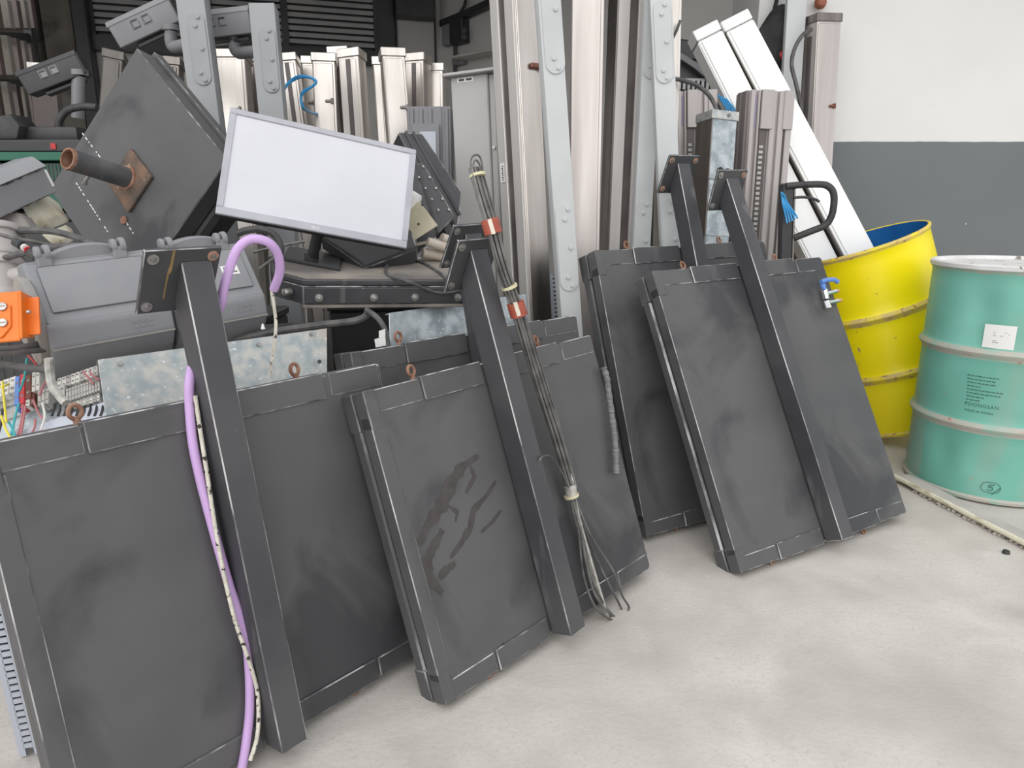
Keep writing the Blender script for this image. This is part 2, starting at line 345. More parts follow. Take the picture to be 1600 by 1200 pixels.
# ================================================================== the setting
BW0 = Vector((-1.98, 6.0, 0)); BWD = Vector((cos(radians(18)), sin(radians(18)), 0)); BWN = Vector((sin(radians(18)), -cos(radians(18)), 0))
def PBW(u, v, off=0):
    """point on the back wall (moved off metres towards the room)"""
    d = ray(u, v); p = BW0 + BWN*off
    return CO + d*((p-CO).dot(BWN)/d.dot(BWN))
struct('floor', MB().box(-9, 9, -7, 9.5, FL-.12, FL), 'floor')
XP = PY(1183, 50, 4.2).x
struct('wall_right', MB().box(XP, 7, 4.2, 4.7, FL, 3.6), 'wall')
MW = Matrix.Translation(BW0) @ Matrix.Rotation(radians(18), 4, 'Z')
struct('wall_back', MB().box(-4.5, 4.5, 0, .2, FL, 2.95, M=MW), 'wallin')
# oblique inner side wall from the pillar back to the back wall
c0 = Vector((XP, 4.7, 0)); c1 = PBW(688, 60); c1.z = 0
ang = math.atan2((c0-c1).y, (c0-c1).x); LS = (c0-c1).length
MS = Matrix.Translation(c1) @ Matrix.Rotation(ang, 4, 'Z')
struct('wall_side', MB().box(0, LS, 0, .15, FL, 2.95, M=MS), 'wallin')
struct('wall_left', MB().box(-3.5, -3.3, 2.9, 5.9, FL, 2.95), 'wallleft')
struct('ceiling', MB().box(-4.2, 7, 3.5, 9, 2.95, 3.15), 'wallin')
struct('trim_1', MB().box(-3.3, XP, 3.55, 3.8, 2.66, 2.95), 'wallin')
# stained pier on the left with the dark steel column before it
a = PBW(72, 60, .14); b = PBW(122, 60, .14)
def on_bw(x0, x1, y0, y1, z0, z1, **k): return MB().box(x0, x1, -y1, -y0, z0, z1, M=MW, **k)
ub = lambda u, off=0: (MW.inverted() @ PBW(u, 60, off)).x
zb = lambda v, u=400, off=0: PBW(u, v, off).z
struct('wall_pier', on_bw(ub(76), ub(126), .0, .12, FL, 2.95), 'wallleft')
struct('trim_2', on_bw(ub(124), ub(148), .0, .18, FL, 2.95, bev=.01), 'frame')
struct('trim_3', on_bw(ub(18), ub(52), .0, .16, FL, 2.95, bev=.01), 'wallleft')
# louvre shutter high on the back wall
mb = MB()
x0, x1 = ub(148), ub(590)
zl = zb(66); k = 0
z = zl
while z < 2.85:
    mb.box(x0, x1, -.06, -.02, z, z+.030, M=MW, tf=None); z += .047
mb.box(x0, x1, -.012, 0, zl-.05, 2.93, mi=1, M=MW)
for u in (148, 330, 446, 588):
    xx = ub(u); mb.box(xx-.025, xx+.025, -.075, -.01, zl-.1, 2.93, mi=1, M=MW)
mb.box(x0-.03, x1+.05, -.1, -.01, zl-.13, zl-.03, mi=1, M=MW)
mb.box(x1, x1+.12, -.08, -.005, .2, 2.93, mi=1, M=MW)
struct('window_1', mb, ['louvre', 'frame'])
mb = MB().box(ub(618), ub(680), -.03, -.001, FL, zb(24, 650), mi=0, M=MW)
mb.box(ub(617), ub(620), -.04, -.001, FL, zb(0, 650), mi=1, M=MW).box(ub(677), ub(680), -.04, -.001, FL, zb(0, 650), mi=1, M=MW)
struct('door_1', mb, ['doorg', 'frame'])

# ================================================================== sign panels with their posts
WB = .058
def sign_panel(label, M, w, h, t, px, ztop, poff=-.005, scuffed=False):
    R = root('sign_panel', label, 'sign panel', M, 'black sign panels leaning with their posts')
    rr = 0.012
    mb = MB().box(0, w, 0, t*.42, 0, h, bev=.0035, mi=0, wi=1)
    part('front_shell', mb, ['black', 'wear'], R)
    mb = MB().box(.0, w, t*.58, t, 0.0, h, bev=.006 if scuffed else .005, wi=1); part('rear_shell', mb, ['black', 'wear' if scuffed else 'wearb'], R)
    part('core', MB().box(.012, w-.012, t*.40, t*.6, .012, h-.012), 'blackd', R, label='dark recessed seam')
    # folded strips along the top and bottom edges of the face
    for (a, b, z0, z1, y) in ((.16, px-.004, h-.052, h+.006, -.006), (px+WB+.004, .80*w, h-.052, h+.006, -.006), (.02, .155, h-.05, h+.002, -.003), (.82*w, w-.01, h-.05, h+.002, -.003),
                              (.17, px-.004, -.005, .046, -.006), (px+WB+.004, .80*w, -.005, .046, -.006), (.02, .165, -.002, .043, -.003), (.81*w, w-.01, -.002, .043, -.003)):
        if b-a < .03: continue
        part('edge_strip', MB().box(a, b, y, t*.4, z0, z1, bev=.0022, wi=1), ['black', 'wear'], R)
    part('side_strip', MB().box(-.003, .034, -.0025, t*.4, .05, h-.055, bev=.002, wi=1), ['black', 'wear'], R)
    for zc0, zc1 in ((h-.085, h+.004), (-.003, .07)):
        part('corner_cap', MB().box(-.003, .03, -.0045, t*.46, zc0, zc1, bev=.0028, wi=1).box(-.003, .03, t*.54, t+.002, zc0, zc1, bev=.0028, wi=1), ['black', 'wearb'], R)
    # rusty lifting eyes
    for ex in (.198*w, .742*w):
        for top in (1, 0):
            zc = h+.024 if top else -.013
            mb = MB().torus((ex, t*.3, zc), (-.3, .95, 0), .0125, .0042, mi=0)
            if top: mb.cyl((ex, t*.3, h-.002), (ex, t*.3, h+.014), .0065, mi=0, n=10)
            else: mb.cyl((ex, t*.3, .002), (ex, t*.3, -.008), .0065, mi=0, n=10)
            part('lifting_eye', mb, 'rust', R, label='rusty lifting eye')
    # post: square tube on the face, mitred at the head, with a bolted plate
    yf, yb = -.074, -.0075
    PHI = radians(44); dz = (yb-yf)/math.tan(PHI); zbk = ztop-dz
    part('post', MB().prism([(yf, .0), (yb, .0), (yb, zbk), (yf, ztop)], px, px+WB, 'x', bev=.0022, wi=1), ['tube', 'wear'], R)
    e = Vector((0, sin(PHI), -cos(PHI))); nn = Vector((0, -cos(PHI), -sin(PHI)))
    o = Vector((px+WB/2+poff, yf, ztop)) - e*.027
    Mp = Matrix((Vector((1, 0, 0)), -nn, -e)).transposed().to_4x4(); Mp.translation = o - nn*.0005   # local: x right, y away, z up along the plate
    global MPL; MPL = Mp
    PWD, PLN = .143, .143
    pl = part('mounting_plate', MB().box(-PWD/2, PWD/2, 0, .008, -PLN, 0, bev=.0015, wi=1, M=Mp), ['tube', 'wear'], R)
    for bx in (-1, 1):
        for bz in (.018, PLN-.018):
            c = Vector((bx*(PWD/2-.016), 0, -bz))
            mb = MB().cyl(c+Vector((0, .012, 0)), c+Vector((0, -.003, 0)), .0105, n=20, M=Mp).cyl(c, c+Vector((0, -.0065, 0)), .0055, n=6, M=Mp, mi=1)
            part('bolt', mb, ['zinc' if random.random() < .65 else 'rustbolt', 'bolt'], pl)
    return R
MA = pose((-.752, .999, -.003), 47.8, -12.0, -.2)
MBp = pose((-.148, 1.393, -.008), 45.6, -19.0, -1.6)
MC = pose((.694, 1.983, -.006), 28.9, -27.6, -1.2)
MD = pose((.452, 2.224, -.006), 29.3, -19.3, -.7)
MB2 = pose((-.308, 1.724, -.003), 39.5, -12.0, -1.3)
panelA = sign_panel('large black sign panel nearest the camera, purple cable hanging down its face', MA, .812, .721, .092, .358, .985, poff=-.025)
MPA = MPL
panelB = sign_panel('black sign panel with brown smears, a bundle of wires lying across it', MBp, .818, .721, .088, .357, .998)
part('rust_streak', MB().prism([(-.022, 0), (-.017, 0), (-.019, -.05), (-.023, -.055), (-.0245, -.11), (-.0275, -.11), (-.026, -.05), (-.023, -.03)], -.0012, .0002, 'y', M=MPA), 'streak', panelA, label='yellow-brown rust streak')
def ribbon(P, W_, M, y):
    mb = MB(); t = bmesh.new(); L_, R_ = [], []
    Q = [M.inverted() @ PL(M, u, v, y) for u, v in P]
    Q2 = []
    for a, b in zip(Q, Q[1:]): Q2 += [a.lerp(b, k/4) for k in range(4)]
    Q = Q2+[Q[-1]]; n = len(Q)
    for i, q in enumerate(Q):
        d = (Q[min(i+1, n-1)]-Q[max(i-1, 0)]).normalized(); p = Vector((-d.z, 0, d.x))
        w = W_*(.35+.65*sin(pi*(i+.6)/(n+.2)))*(1+.35*random.uniform(-1, 1))
        L_.append(q+p*w); R_.append(q-p*w)
    out = L_+R_[::-1]
    return mb.prism([(p.x, p.z) for p in out], y, y+.0012, 'y')
for P_, w_ in (([(748, 712), (722, 730), (705, 755), (690, 790), (668, 822), (655, 852)], .017), ([(775, 752), (760, 775), (740, 797), (735, 825), (720, 850), (704, 872)], .009), ([(692, 828), (676, 858), (665, 882), (672, 905), (692, 928)], .015),
               ([(712, 880), (698, 890), (686, 904)], .010), ([(783, 797), (770, 815), (752, 832)], .006), ([(735, 728), (742, 745), (728, 770)], .006), ([(700, 790), (715, 800), (712, 815)], .005), ([(785, 1005), (789, 1012)], .006)):
    part('smear', ribbon(P_, w_, MBp, -.0007), 'smear', panelB, label='dark brown smear')
panelB2 = sign_panel('black sign panel hidden behind the smeared one, only its top edge and post head showing', MB2, .818, .721, .098, .367, .999)
panelC = sign_panel('black sign panel beside the yellow drum, worn pale left edges, valve on its corner', MC, .822, .978, .094, .378, 1.272, scuffed=True)
panelD = sign_panel('tall black sign panel standing directly behind the one beside the yellow drum', MD, .822, .978, .100, .375, 1.265)

# ---- purple cable and ropes on the nearest panel
pts = [PY(428, 452, 1.53), PY(437, 425, 1.51), PY(434, 397, 1.49), PY(418, 378, 1.47), PY(392, 374, 1.46), PY(372, 388, 1.45), PY(360, 415, 1.44), PY(350, 450, 1.43), PY(343, 482, 1.43)]
pts += [PL(MA, 325, 520, .05), PL(MA, 306, 556, .01), PL(MA, 297, 590, -.02)]
pts += [PL(MA, u, v, -.016) for u, v in ((296, 630), (301, 690), (312, 745), (326, 800), (343, 862), (360, 920), (376, 965), (386, 1010), (390, 1060), (390, 1110), (386, 1150), (380, 1190), (372, 1225))]
single('purple_cable', 'thick purple cable looping over the nearest sign panel and down its face', 'cable', MB().tube(pts, .0092, n=12), 'purple')
pts = [PL(MA, u, v, -.03) for u, v in ((305, 618), (311, 660), (318, 705), (325, 750), (334, 810), (344, 868), (356, 925), (369, 975), (383, 1015), (394, 1048), (402, 1080), (404, 1120), (401, 1155), (391, 1188))]
single('speckled_rope', 'thin black-flecked white rope running beside the purple cable down the panel', 'rope', MB().tube(pts, .0042, n=8), 'rope')
cable('speckled_rope', 'flecked white rope hanging from the right grey housing over the galvanised sheet', 'rope',
      [(424, 452, 1.53), (428, 478, 1.53), (431, 505, 1.53), (429, 535, 1.53), (425, 562, 1.53), (420, 590, 1.53)], .0036, 'rope')

# ---- bundle of wires lying on the smeared panel
def on_b(u, v, y): return PL(MBp, u, v, y)
R = root('wire_bundle', 'long bundle of grey wires bound with red-brown tape, lying over the smeared panel', 'wire bundle', Matrix.Translation(on_b(965, 985, -.02)))
axis = [(742, 262, -.125), (754, 305, -.125), (768, 352, -.125), (786, 420, -.115), (808, 482, -.095), (828, 548, -.070), (851, 622, -.05), (873, 692, -.035), (894, 765, -.028)]
for k in range(15):
    a = k*2.4; rr = .0049*math.sqrt(k+.3)
    off = Vector((cos(a)*rr, 0, 0)); 
    P = []
    for i, (u, v, y) in enumerate(axis):
        f = 1.0 + .35*sin(i*1.3+k)*(.5 if 0 < i < 8 else .2)
        P.append(on_b(u, v, y) + MBp.to_3x3() @ Vector((cos(a)*rr*f, sin(a)*rr*.6, 0)))
    if k < 5:
        ends = [[(918, 840), (945, 900), (968, 945), (976, 965), (962, 972), (935, 940)], [(912, 845), (925, 905), (948, 950), (966, 968), (956, 960)], [(905, 840), (912, 900), (928, 945), (948, 965), (967, 972)],
                [(922, 835), (957, 890), (972, 930), (983, 950), (975, 962)], [(908, 830), (916, 880), (930, 930), (955, 962)]][k]
        P += [on_b(u, v, -.022-.005*k) for u, v in ends]
    part('wire', MB().tube(P, .0032, n=6, smooth=5), 'wire', R, world=True)
P = [on_b(u, v, y-.012) for u, v, y in axis[1:4]]
mb = MB().tube([on_b(738, 270, -.125), on_b(735, 255, -.125), on_b(739, 244, -.125), on_b(748, 243, -.127), on_b(753, 256, -.125), on_b(755, 285, -.125)], .0026, n=6)
mb.tube([on_b(740, 275, -.13), on_b(739, 258, -.13), on_b(744, 250, -.132), on_b(751, 262, -.13), on_b(755, 290, -.13)], .0026, n=6)
part('wire', mb, 'wire', R, world=True)
part('rod', MB().tube([on_b(890, 740, -.03), on_b(900, 800, -.02), on_b(925, 890, -.02), on_b(953, 983, -.02)], .0115, n=8, smooth=3, flat=.5), 'wrap', R, world=True, label='flat grey plastic rod')
for (ua, va, ya, ub_, vb, yb_, nm, m, r) in ((757, 350, -.125, 779, 345, -.125, 0, 0, 0),): pass
def band(u, v, y, ut, vt, yt, half, r, m, nm, lab=None):
    c = on_b(u, v, y); d = (on_b(ut, vt, yt)-c).normalized()
    mb = MB(); 
    if nm == 'tape':
        mb.cyl(c-d*half, c+d*half, r, n=16, mi=0)
    else: mb.cyl(c-d*half, c+d*half, r, n=16)
    return part(nm, mb, m, R, world=True, label=lab)
for (u, v, y, ut, vt, yt) in ((768, 354, -.125, 775, 378, -.122), (808, 483, -.095, 815, 506, -.088)):
    band(u, v, y, ut, vt, yt, .018, .0225, 'tape', 'tape_band', 'red-brown tape band')
    c = on_b(u, v, y); d = (on_b(ut, vt, yt)-c).normalized()
    side = d.cross(ray(u, v)).normalized(); q = -ray(u, v).normalized()
    Mq = Matrix((side, -q, d)).transposed().to_4x4(); Mq.translation = c
    part('tape_patch', MB().box(-.005, .005, -.0240, -.019, -.0185, .0185, M=Mq), 'cream', R, world=True, label='pale strip on the tape')
for (u, v, y, ut, vt, yt) in ((746, 274, -.125, 754, 305, -.125), (796, 448, -.105, 808, 482, -.095), (893, 775, -.028, 897, 790, -.026)):
    band(u, v, y, ut, vt, yt, .0035, .0205, 'tie', 'tie', 'yellowed tie')
band(892, 766, -.028, 897, 790, -.026, .014, .0165, 'wrap', 'plastic_wrap', 'clear crumpled wrap')
single('stray_wire', 'thin loose wire end sticking out left of the tied bundle', 'wire', MB().tube([on_b(843, 720, -.08), on_b(848, 713, -.08), on_b(862, 714, -.06), on_b(878, 738, -.05), on_b(889, 762, -.045)], .0022, n=6), 'wire')
# tape-wrapped cable end between the panels
mb = MB().tube([PL(MBp, u, v, -.018) for u, v in ((943, 574), (948, 590), (951, 612), (956, 650), (961, 690), (963, 740))], lambda s: .0095+.0012*sin(s*60), n=10, smooth=8)
single('wrapped_cable', 'short grey tape-wrapped cable hanging at the right edge of the smeared panel', 'cable', mb, 'greywrap')
# blue-handled valve on the corner of the right panel
Rv = root('ball_valve', 'small chrome double valve with blue lever at the corner of the right panel', 'valve', Matrix.Translation(PL(MC, 1297, 487, -.012)))
def on_c(u, v, y): return PL(MC, u, v, y)
mb = MB().tube([on_c(1283, 441, -.03), on_c(1290, 438, -.032), on_c(1303, 437, -.032), on_c(1309, 441, -.03)], .0085, n=8, smooth=4)
mb.cyl(on_c(1285, 444, -.03), on_c(1288, 452, -.028), .011, .008, n=12); part('lever', mb, 'bluel', Rv, world=True, label='blue lever')
part('valve_body', MB().cyl(on_c(1287, 452, -.02), on_c(1291, 468, -.02), .013, n=8, bev=.003).cyl(on_c(1288, 460, -.02), on_c(1306, 455, -.02), .008, n=10), 'chrome', Rv, world=True)
part('valve_body', MB().cyl(on_c(1291, 470, -.02), on_c(1295, 482, -.02), .012, n=8, bev=.003).cyl(on_c(1293, 473, -.02), on_c(1309, 470, -.02), .008, n=10), 'chrome', Rv, world=True)
part('pipe_tip', MB().cyl(on_c(1304, 456, -.02), on_c(1310, 454, -.02), .0065, n=10).cyl(on_c(1308, 471, -.02), on_c(1314, 469, -.02), .0065, n=10), 'copper', Rv, world=True, label='copper pipe tips')

# ================================================================== drums
def cylmap(R_, a0, z0):
    """text laid round the drum: x along the girth, y up"""
    return lambda c: Vector(((R_+c.z)*cos(a0+c.x/R_), (R_+c.z)*sin(a0+c.x/R_), z0+c.y))
rD, hD = .287, .88
def drum_profile():
    P = [(rD-.02, 0), (rD-.004, 0), (rD+.006, .004), (rD+.007, .014), (rD, .022)]; mi = [1, 1, 1, 1]
    def seg(z, n):
        z0 = P[-1][1]
        for k in range(1, n+1): P.append((rD, z0+(z-z0)*k/n)); mi.append(0)
    for zr in (.29, .57):
        seg(zr-.026, 6)
        for dz, dr in ((-.016, .004), (-.008, .0115), (0, .0145), (.008, .0115), (.016, .004), (.026, 0)): P.append((rD+dr, zr+dz)); mi.append(1 if abs(dz) < .02 else 0)
    seg(.855, 6)
    for r, z in ((rD+.004, .862), (rD+.008, .869), (rD+.006, .877), (rD, .88), (rD-.006, .876)): P.append((r, z)); mi.append(1)
    return P, mi
P, mi = drum_profile()
GC = Vector((1.9388, 2.7873, FL+.004))
MG = Matrix.Translation(GC)
G = root('steel_drum', 'green steel drum with white lid, dented side and black stencilled print', 'drum', MG, 'steel drums by the right wall')
def dent(c):
    a = math.atan2(c.y, c.x); r = math.hypot(c.x, c.y)
    def d(a0, z0, sa, sz, amp): 
        da = (a-a0+pi) % (2*pi)-pi
        return amp*math.exp(-(da/sa)**2-((c.z-z0)/sz)**2)
    k = 1 - (d(-2.5, .72, .22, .10, .085)+d(-2.7, .17, .16, .07, .05)+d(-1.55, .77, .2, .05, .03)+d(-2.15, .12, .2, .05, .035))
    return Vector((c.x*k, c.y*k, c.z))
part('drum_shell', MB().lathe(P, n=96, mis=mi, tf=dent).lathe([(0, .006), (rD-.02, .006), (rD-.02, 0)], n=48, mi=0), ['green', 'gworn'], G)
part('lid', MB().lathe([(rD+.003, .866), (rD+.011, .870), (rD+.012, .884), (rD+.006, .889), (rD-.006, .888), (rD-.014, .876), (0, .876)], n=96), 'lid', G, label='white soiled drum lid')
AW = math.atan2((PY(1560, 520, 2.5)-GC).y, (PY(1560, 520, 2.5)-GC).x)
def face_ang(u, v):
    """angle and height on the drum where this sight line meets it"""
    d = ray(u, v); o = CO-GC; a = d.x**2+d.y**2; b = 2*(o.x*d.x+o.y*d.y); c = o.x**2+o.y**2-rD**2
    t = (-b-math.sqrt(max(b*b-4*a*c, 0)))/(2*a); p = o+d*t
    return math.atan2(p.y, p.x), p.z
a0, z0 = face_ang(1534, 542); mb = MB().box(0, .098, 0, .088, .0006, .0014, tf=None)
t = bmesh.new()
mb = MB()
for i in range(8):
    for j in range(1):
        mb.box(i*.0122, (i+1)*.0122, 0, .086, .0008, .0016, tf=cylmap(rD, a0, z0))
sk = part('sticker', mb, 'paper', G, label='square white paper label')
mb = MB()
for k, (y, w) in enumerate(((.020, .02), (.026, .012), (.045, .03), (.052, .05), (.058, .04))): mb.box(.03, .03+w, y, y+.003, .0017, .0019, tf=cylmap(rD, a0, z0))
part('print', mb, 'pvc', sk)
mb = MB()
a1, z1 = face_ang(1507, 632)
mb.text('POONGSAN', .0185, tf=cylmap(rD, a1, z1), th=.0006, space=1.12)
a2, z2 = face_ang(1507, 641); mb.text('MADE IN KOREA', .0115, tf=cylmap(rD, a2, z2), th=.0006, space=1.1)
for k, w in enumerate((.10, .085, .09, .045, .105, .11, .06, .04)):
    aa, zz = face_ang(1512-k*.3, 586+k*5.4); x = 0
    while x < w:
        l = random.uniform(.006, .016); mb.box(x, x+l, 0, .0032, .0003, .0010, tf=cylmap(rD, aa, zz)); x += l+.003
part('stencilled_print', mb, 'inkg', G, label='dark stencilled lettering')
# hand-drawn ring with a 5
a3, z3 = face_ang(1548, 762)
f = cylmap(rD+.001, a3, z3)
ring = [f(Vector((.031*cos(q), .022*sin(q)+.001*sin(3*q), 0))) for q in [k*2*pi/40 for k in range(42)]]
mb = MB().tube(ring+[f(Vector((.006, -.026, 0)))], .0009, n=5, smooth=2)
mb.tube([f(Vector(p)) for p in ((.012, .012, 0), (-.004, .009, 0), (-.007, .001, 0), (.004, .002, 0), (.006, -.007, 0), (-.002, -.012, 0), (-.011, -.009, 0))], .0012, n=5, smooth=4)
part('handwritten_mark', mb, 'inkg', G, label='ringed handwritten 5')

ax = Vector((-.35*1.0, .05, 0)); tilt = ax.length; az = math.atan2(.05, -.35)
axd = Vector((sin(tilt)*cos(az), sin(tilt)*sin(az), cos(tilt)))
YC = Vector((1.93, 3.40, .29*sin(tilt)+FL+.004))
MY = Matrix.Translation(YC) @ axd.to_track_quat('Z', 'Y').to_matrix().to_4x4()
Y = root('steel_drum', 'bright yellow open steel drum, blue inside, tilting behind the green drum', 'drum', MY, 'steel drums by the right wall')
part('drum_shell', MB().lathe(P, n=96, mis=mi), ['yellow', 'yworn'], Y)
part('drum_inside', MB().lathe([(0.0, .012), (rD-.006, .012), (rD-.006, .876)], n=96), 'blue', Y, label='blue painted inside of the drum')
part('drum_bottom', MB().cyl((0, 0, .002), (0, 0, .010), rD-.008, n=64), 'yellow', Y)

# slab with the frayed edge before the green drum
def gp(u, v, z): return PZ(u, v, z)
zt = FL+.028
A0, A1 = gp(1400, 742, zt), gp(1760, 925, zt)
sd_ = (A1-A0).normalized(); bk = Vector((-sd_.y, sd_.x, 0))
if bk.y < 0: bk = -bk
R = root('grey_slab', 'thin dusty slab with frayed cream edge lying in front of the green drum', 'slab', Matrix.Translation((A0.x, A0.y, FL)))
n = 40; top = []
W_ = 0.06
mb = MB()
pol = [A0, A1, A1+bk*W_, A0+bk*W_]
mb.plate([Vector((p.x, p.y, zt-.012)) for p in pol], (0, 0, 1), .012, bev=.002)
part('slab_top', mb, 'slab', R, world=True)
mb = MB()
ptsu = [A0+sd_*((A1-A0).length*k/n) for k in range(n+1)]
mb.tube([Vector((p.x, p.y, zt-.008+random.uniform(-.001, .001)))-bk*.004 for p in ptsu], lambda s: .0125+random.uniform(-.0012, .0012), n=8, smooth=1, flat=.8)
part('edge_strip', mb, 'slabedge', R, world=True, label='cream weathered edge')
mb = MB()
for k in range(70):
    s = random.random()**.9; p = A0+sd_*((A1-A0).length*(.12+.85*s)); r = random.uniform(.003, .009)
    t = bmesh.new(); bmesh.ops.create_icosphere(t, subdivisions=1, radius=r)
    for v in t.verts: v.co = v.co*random.uniform(.7, 1.2) + Vector((p.x, p.y, FL+r*.7)) - bk*random.uniform(.002, .014)
    mb._merge(t)
cr = part('crust', mb, 'crust', R, world=True, label='crumbly frayed underside'); cr['kind'] = 'stuff'
c = gp(1572, 863, FL+.004)
single('rubber_bung', 'small black rubber bung lying on the floor before the slab', 'bung', MB().cyl((c.x, c.y, FL+.0005), (c.x, c.y, FL+.011), .012, .010, n=16, bev=.002), 'rubber')

# ================================================================== stainless column cabinets at the back
def cabinet(label, top, low, w, d, yaw, slot=None, latch=None, mats=('steel', 'steel', 'steeld'), cap=True, group='stainless cabinets along the back wall', name='steel_cabinet', zb=FL, slotz=None, sideslot=None, capm=None, door=True, tag_=None):
    """top, low = (u, v, Y) of two points on the axis of the front face; the box runs down to the floor"""
    B, T = standline(*top, *low, zb=zb)
    M = frameM(B, T, yaw); h = (T-B).length
    R = root(name, label, 'cabinet', M, group)
    part('body', MB().box(-w/2, w/2, 0, d, .0, h-.03, bev=.003), mats[0], R)
    if cap: part('cap', MB().box(-w/2-.006, w/2+.006, -.006, d+.006, h-.04, h, bev=.003), capm or mats[1], R)
    if door: part('door', MB().box(-w/2+.004, w/2-.012, -.006, .0, .02, h-.05, bev=.002), mats[1], R)
    if slot:
        sw, z0, z1 = slot
        fr = part('slot_window', MB().box(-sw/2, sw/2, -.0085, -.004, h-z1, h-z0, bev=.002), 'slot', R, label='long dark slot')
    if sideslot:
        sgn, sw, z0, z1 = sideslot
        x = sgn*w/2
        part('slot_window', MB().box(x-.0025, x+.0025, d/2-sw/2, d/2+sw/2, h-z1, h-z0, bev=.001), 'slot', R, label='long dark slot')
    if latch:
        lx, lz = latch
        mb = MB().box(lx-.020, lx+.010, -.014, -.004, h-lz-.008, h-lz+.006, bev=.004).cyl((lx+.012, -.012, h-lz-.012), (lx+.012, -.012, h-lz+.012), .006, n=10)
        part('latch', mb, 'brown' if latch[1] > .4 else 'bolt', R, label='tarnished latch')
    if tag_:
        tx, tz, side = tag_
        mb = MB().box(tx-.012, tx+.012, -.0085, -.006, h-tz-.035, h-tz+.035)
        st = part('sticker', mb, 'paper', R, label='small white sticker')
        mb = MB()
        for q in range(6): mb.box(tx-.004, tx+.007, -.0092, -.0086, h-tz-.028+q*.009, h-tz-.024+q*.009)
        part('print', mb, 'ink', st)
    return R
# back row, left to right  (axis points in pixels with their distance)
row = [
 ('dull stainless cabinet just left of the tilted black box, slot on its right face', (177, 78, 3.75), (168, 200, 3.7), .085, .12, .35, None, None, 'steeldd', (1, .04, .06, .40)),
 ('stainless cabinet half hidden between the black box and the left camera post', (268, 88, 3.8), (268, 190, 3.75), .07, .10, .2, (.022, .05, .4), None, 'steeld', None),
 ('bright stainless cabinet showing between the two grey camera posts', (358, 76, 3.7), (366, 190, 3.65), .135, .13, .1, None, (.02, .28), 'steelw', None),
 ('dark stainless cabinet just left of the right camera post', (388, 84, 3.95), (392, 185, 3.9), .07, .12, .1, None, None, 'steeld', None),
 ('leaning dull cabinet with a slot, just right of the right camera post', (446, 82, 3.95), (462, 200, 3.9), .09, .12, .1, (.022, .05, .5), None, 'steel', None),
 ('narrow pale cabinet behind the blue wire loop', (483, 87, 4.15), (485, 190, 4.12), .08, .11, .0, None, (.012, .24), 'steelw', None),
 ('brownish stainless cabinet with latch, directly above the middle of the monitor', (505, 82, 3.68), (510, 200, 3.64), .105, .10, .15, None, (.02, .22), 'steel', None),
 ('bright cabinet partly hidden behind the brightest slotted one', (526, 72, 3.82), (536, 200, 3.78), .09, .10, .0, (.02, .05, .5), None, 'steelw', None),
 ('brightest slotted cabinet in the middle of the back row', (543, 75, 3.6), (552, 205, 3.55), .098, .085, -.22, (.024, .05, .62), None, 'steelw', None),
 ('thin pale cabinet leaning left of the tallest latched one', (590, 88, 3.85), (598, 220, 3.8), .05, .10, .1, None, None, 'steelw', None),
 ('tallest leaning cabinet with a side latch, right of the dark gap', (614, 74, 3.65), (625, 215, 3.6), .105, .09, .3, None, (.03, .27), 'steelw', None),
 ('slotted dull cabinet next to the grey door, second from the right end of the row', (647, 82, 3.92), (648, 165, 3.9), .10, .10, -.3, (.024, .05, .5), None, 'steel', None),
 ('short bright cabinet closing the right end of the back row', (679, 98, 4.05), (680, 165, 4.03), .083, .11, -.05, None, None, 'steelw', None),
]
for (lab, top, low, w, d, yaw, sl, la, m, ss) in row:
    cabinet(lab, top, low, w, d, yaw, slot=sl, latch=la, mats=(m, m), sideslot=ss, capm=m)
# two low dark grey cabinets at the right end
for lab, u, w in (('low dark grey cabinet with a paler window, under the right end of the steel row', 663, .152), ('narrow low dark grey cabinet squeezed beside the tall grey cabinet', 697, .04)):
    B, T = standline(u, 166, 3.35, u+1, 225, 3.33); M = frameM(B, T, 0); h = (T-B).length
    R = root('low_cabinet', lab, 'cabinet', M, 'low dark grey cabinets')
    mb = MB().box(-w/2, w/2, 0, .15, 0, h, bev=.003)
    for k in range(int(w/.04)): mb.box(-w/2+.012+k*.04, -w/2+.03+k*.04, -.008, 0, .02, h-.01, bev=.003)
    part('body', mb, 'cctv', R)
    if w > .1:
        part('window', MB().box(-.055, .065, -.014, -.008, .1, h-.075, bev=.002), 'cctv', R)
        part('panel', MB().box(-.02, .05, -.0165, -.014, .1, h-.11, bev=.001), 'duct', R)

# ---- tall grey cabinet with overhanging lid
B, T = standline(731, 118, 2.98, 744, 400, 2.94); M = frameM(B, T, -.36); h = (T-B).length
R = root('grey_cabinet', 'tall grey painted cabinet with an overhanging lid behind the wire bundle', 'cabinet', M)
part('body', MB().box(-.074, .080, 0, .16, 0, h, bev=.004), 'cabg', R)
part('lid', MB().box(-.098, .145, -.03, .19, h, h+.012, bev=.003), 'cabg', R)
part('side_flange', MB().box(.080, .105, .012, .16, 0, h-.002, bev=.003).box(.108, .138, .03, .16, 0, h-.002, bev=.003), 'cabg', R)
part('bolt', MB().cyl((.093, .013, h-.27), (.093, .004, h-.27), .007, n=12), 'zinc', R)
st = part('sticker', MB().box(-.045, .022, -.0015, .0005, h-.022, h-.006), 'paper', R)
part('print', MB().box(-.038, -.016, -.0022, -.0014, h-.018, h-.010).box(-.008, .016, -.0022, -.0014, h-.018, h-.010), 'ink', st)

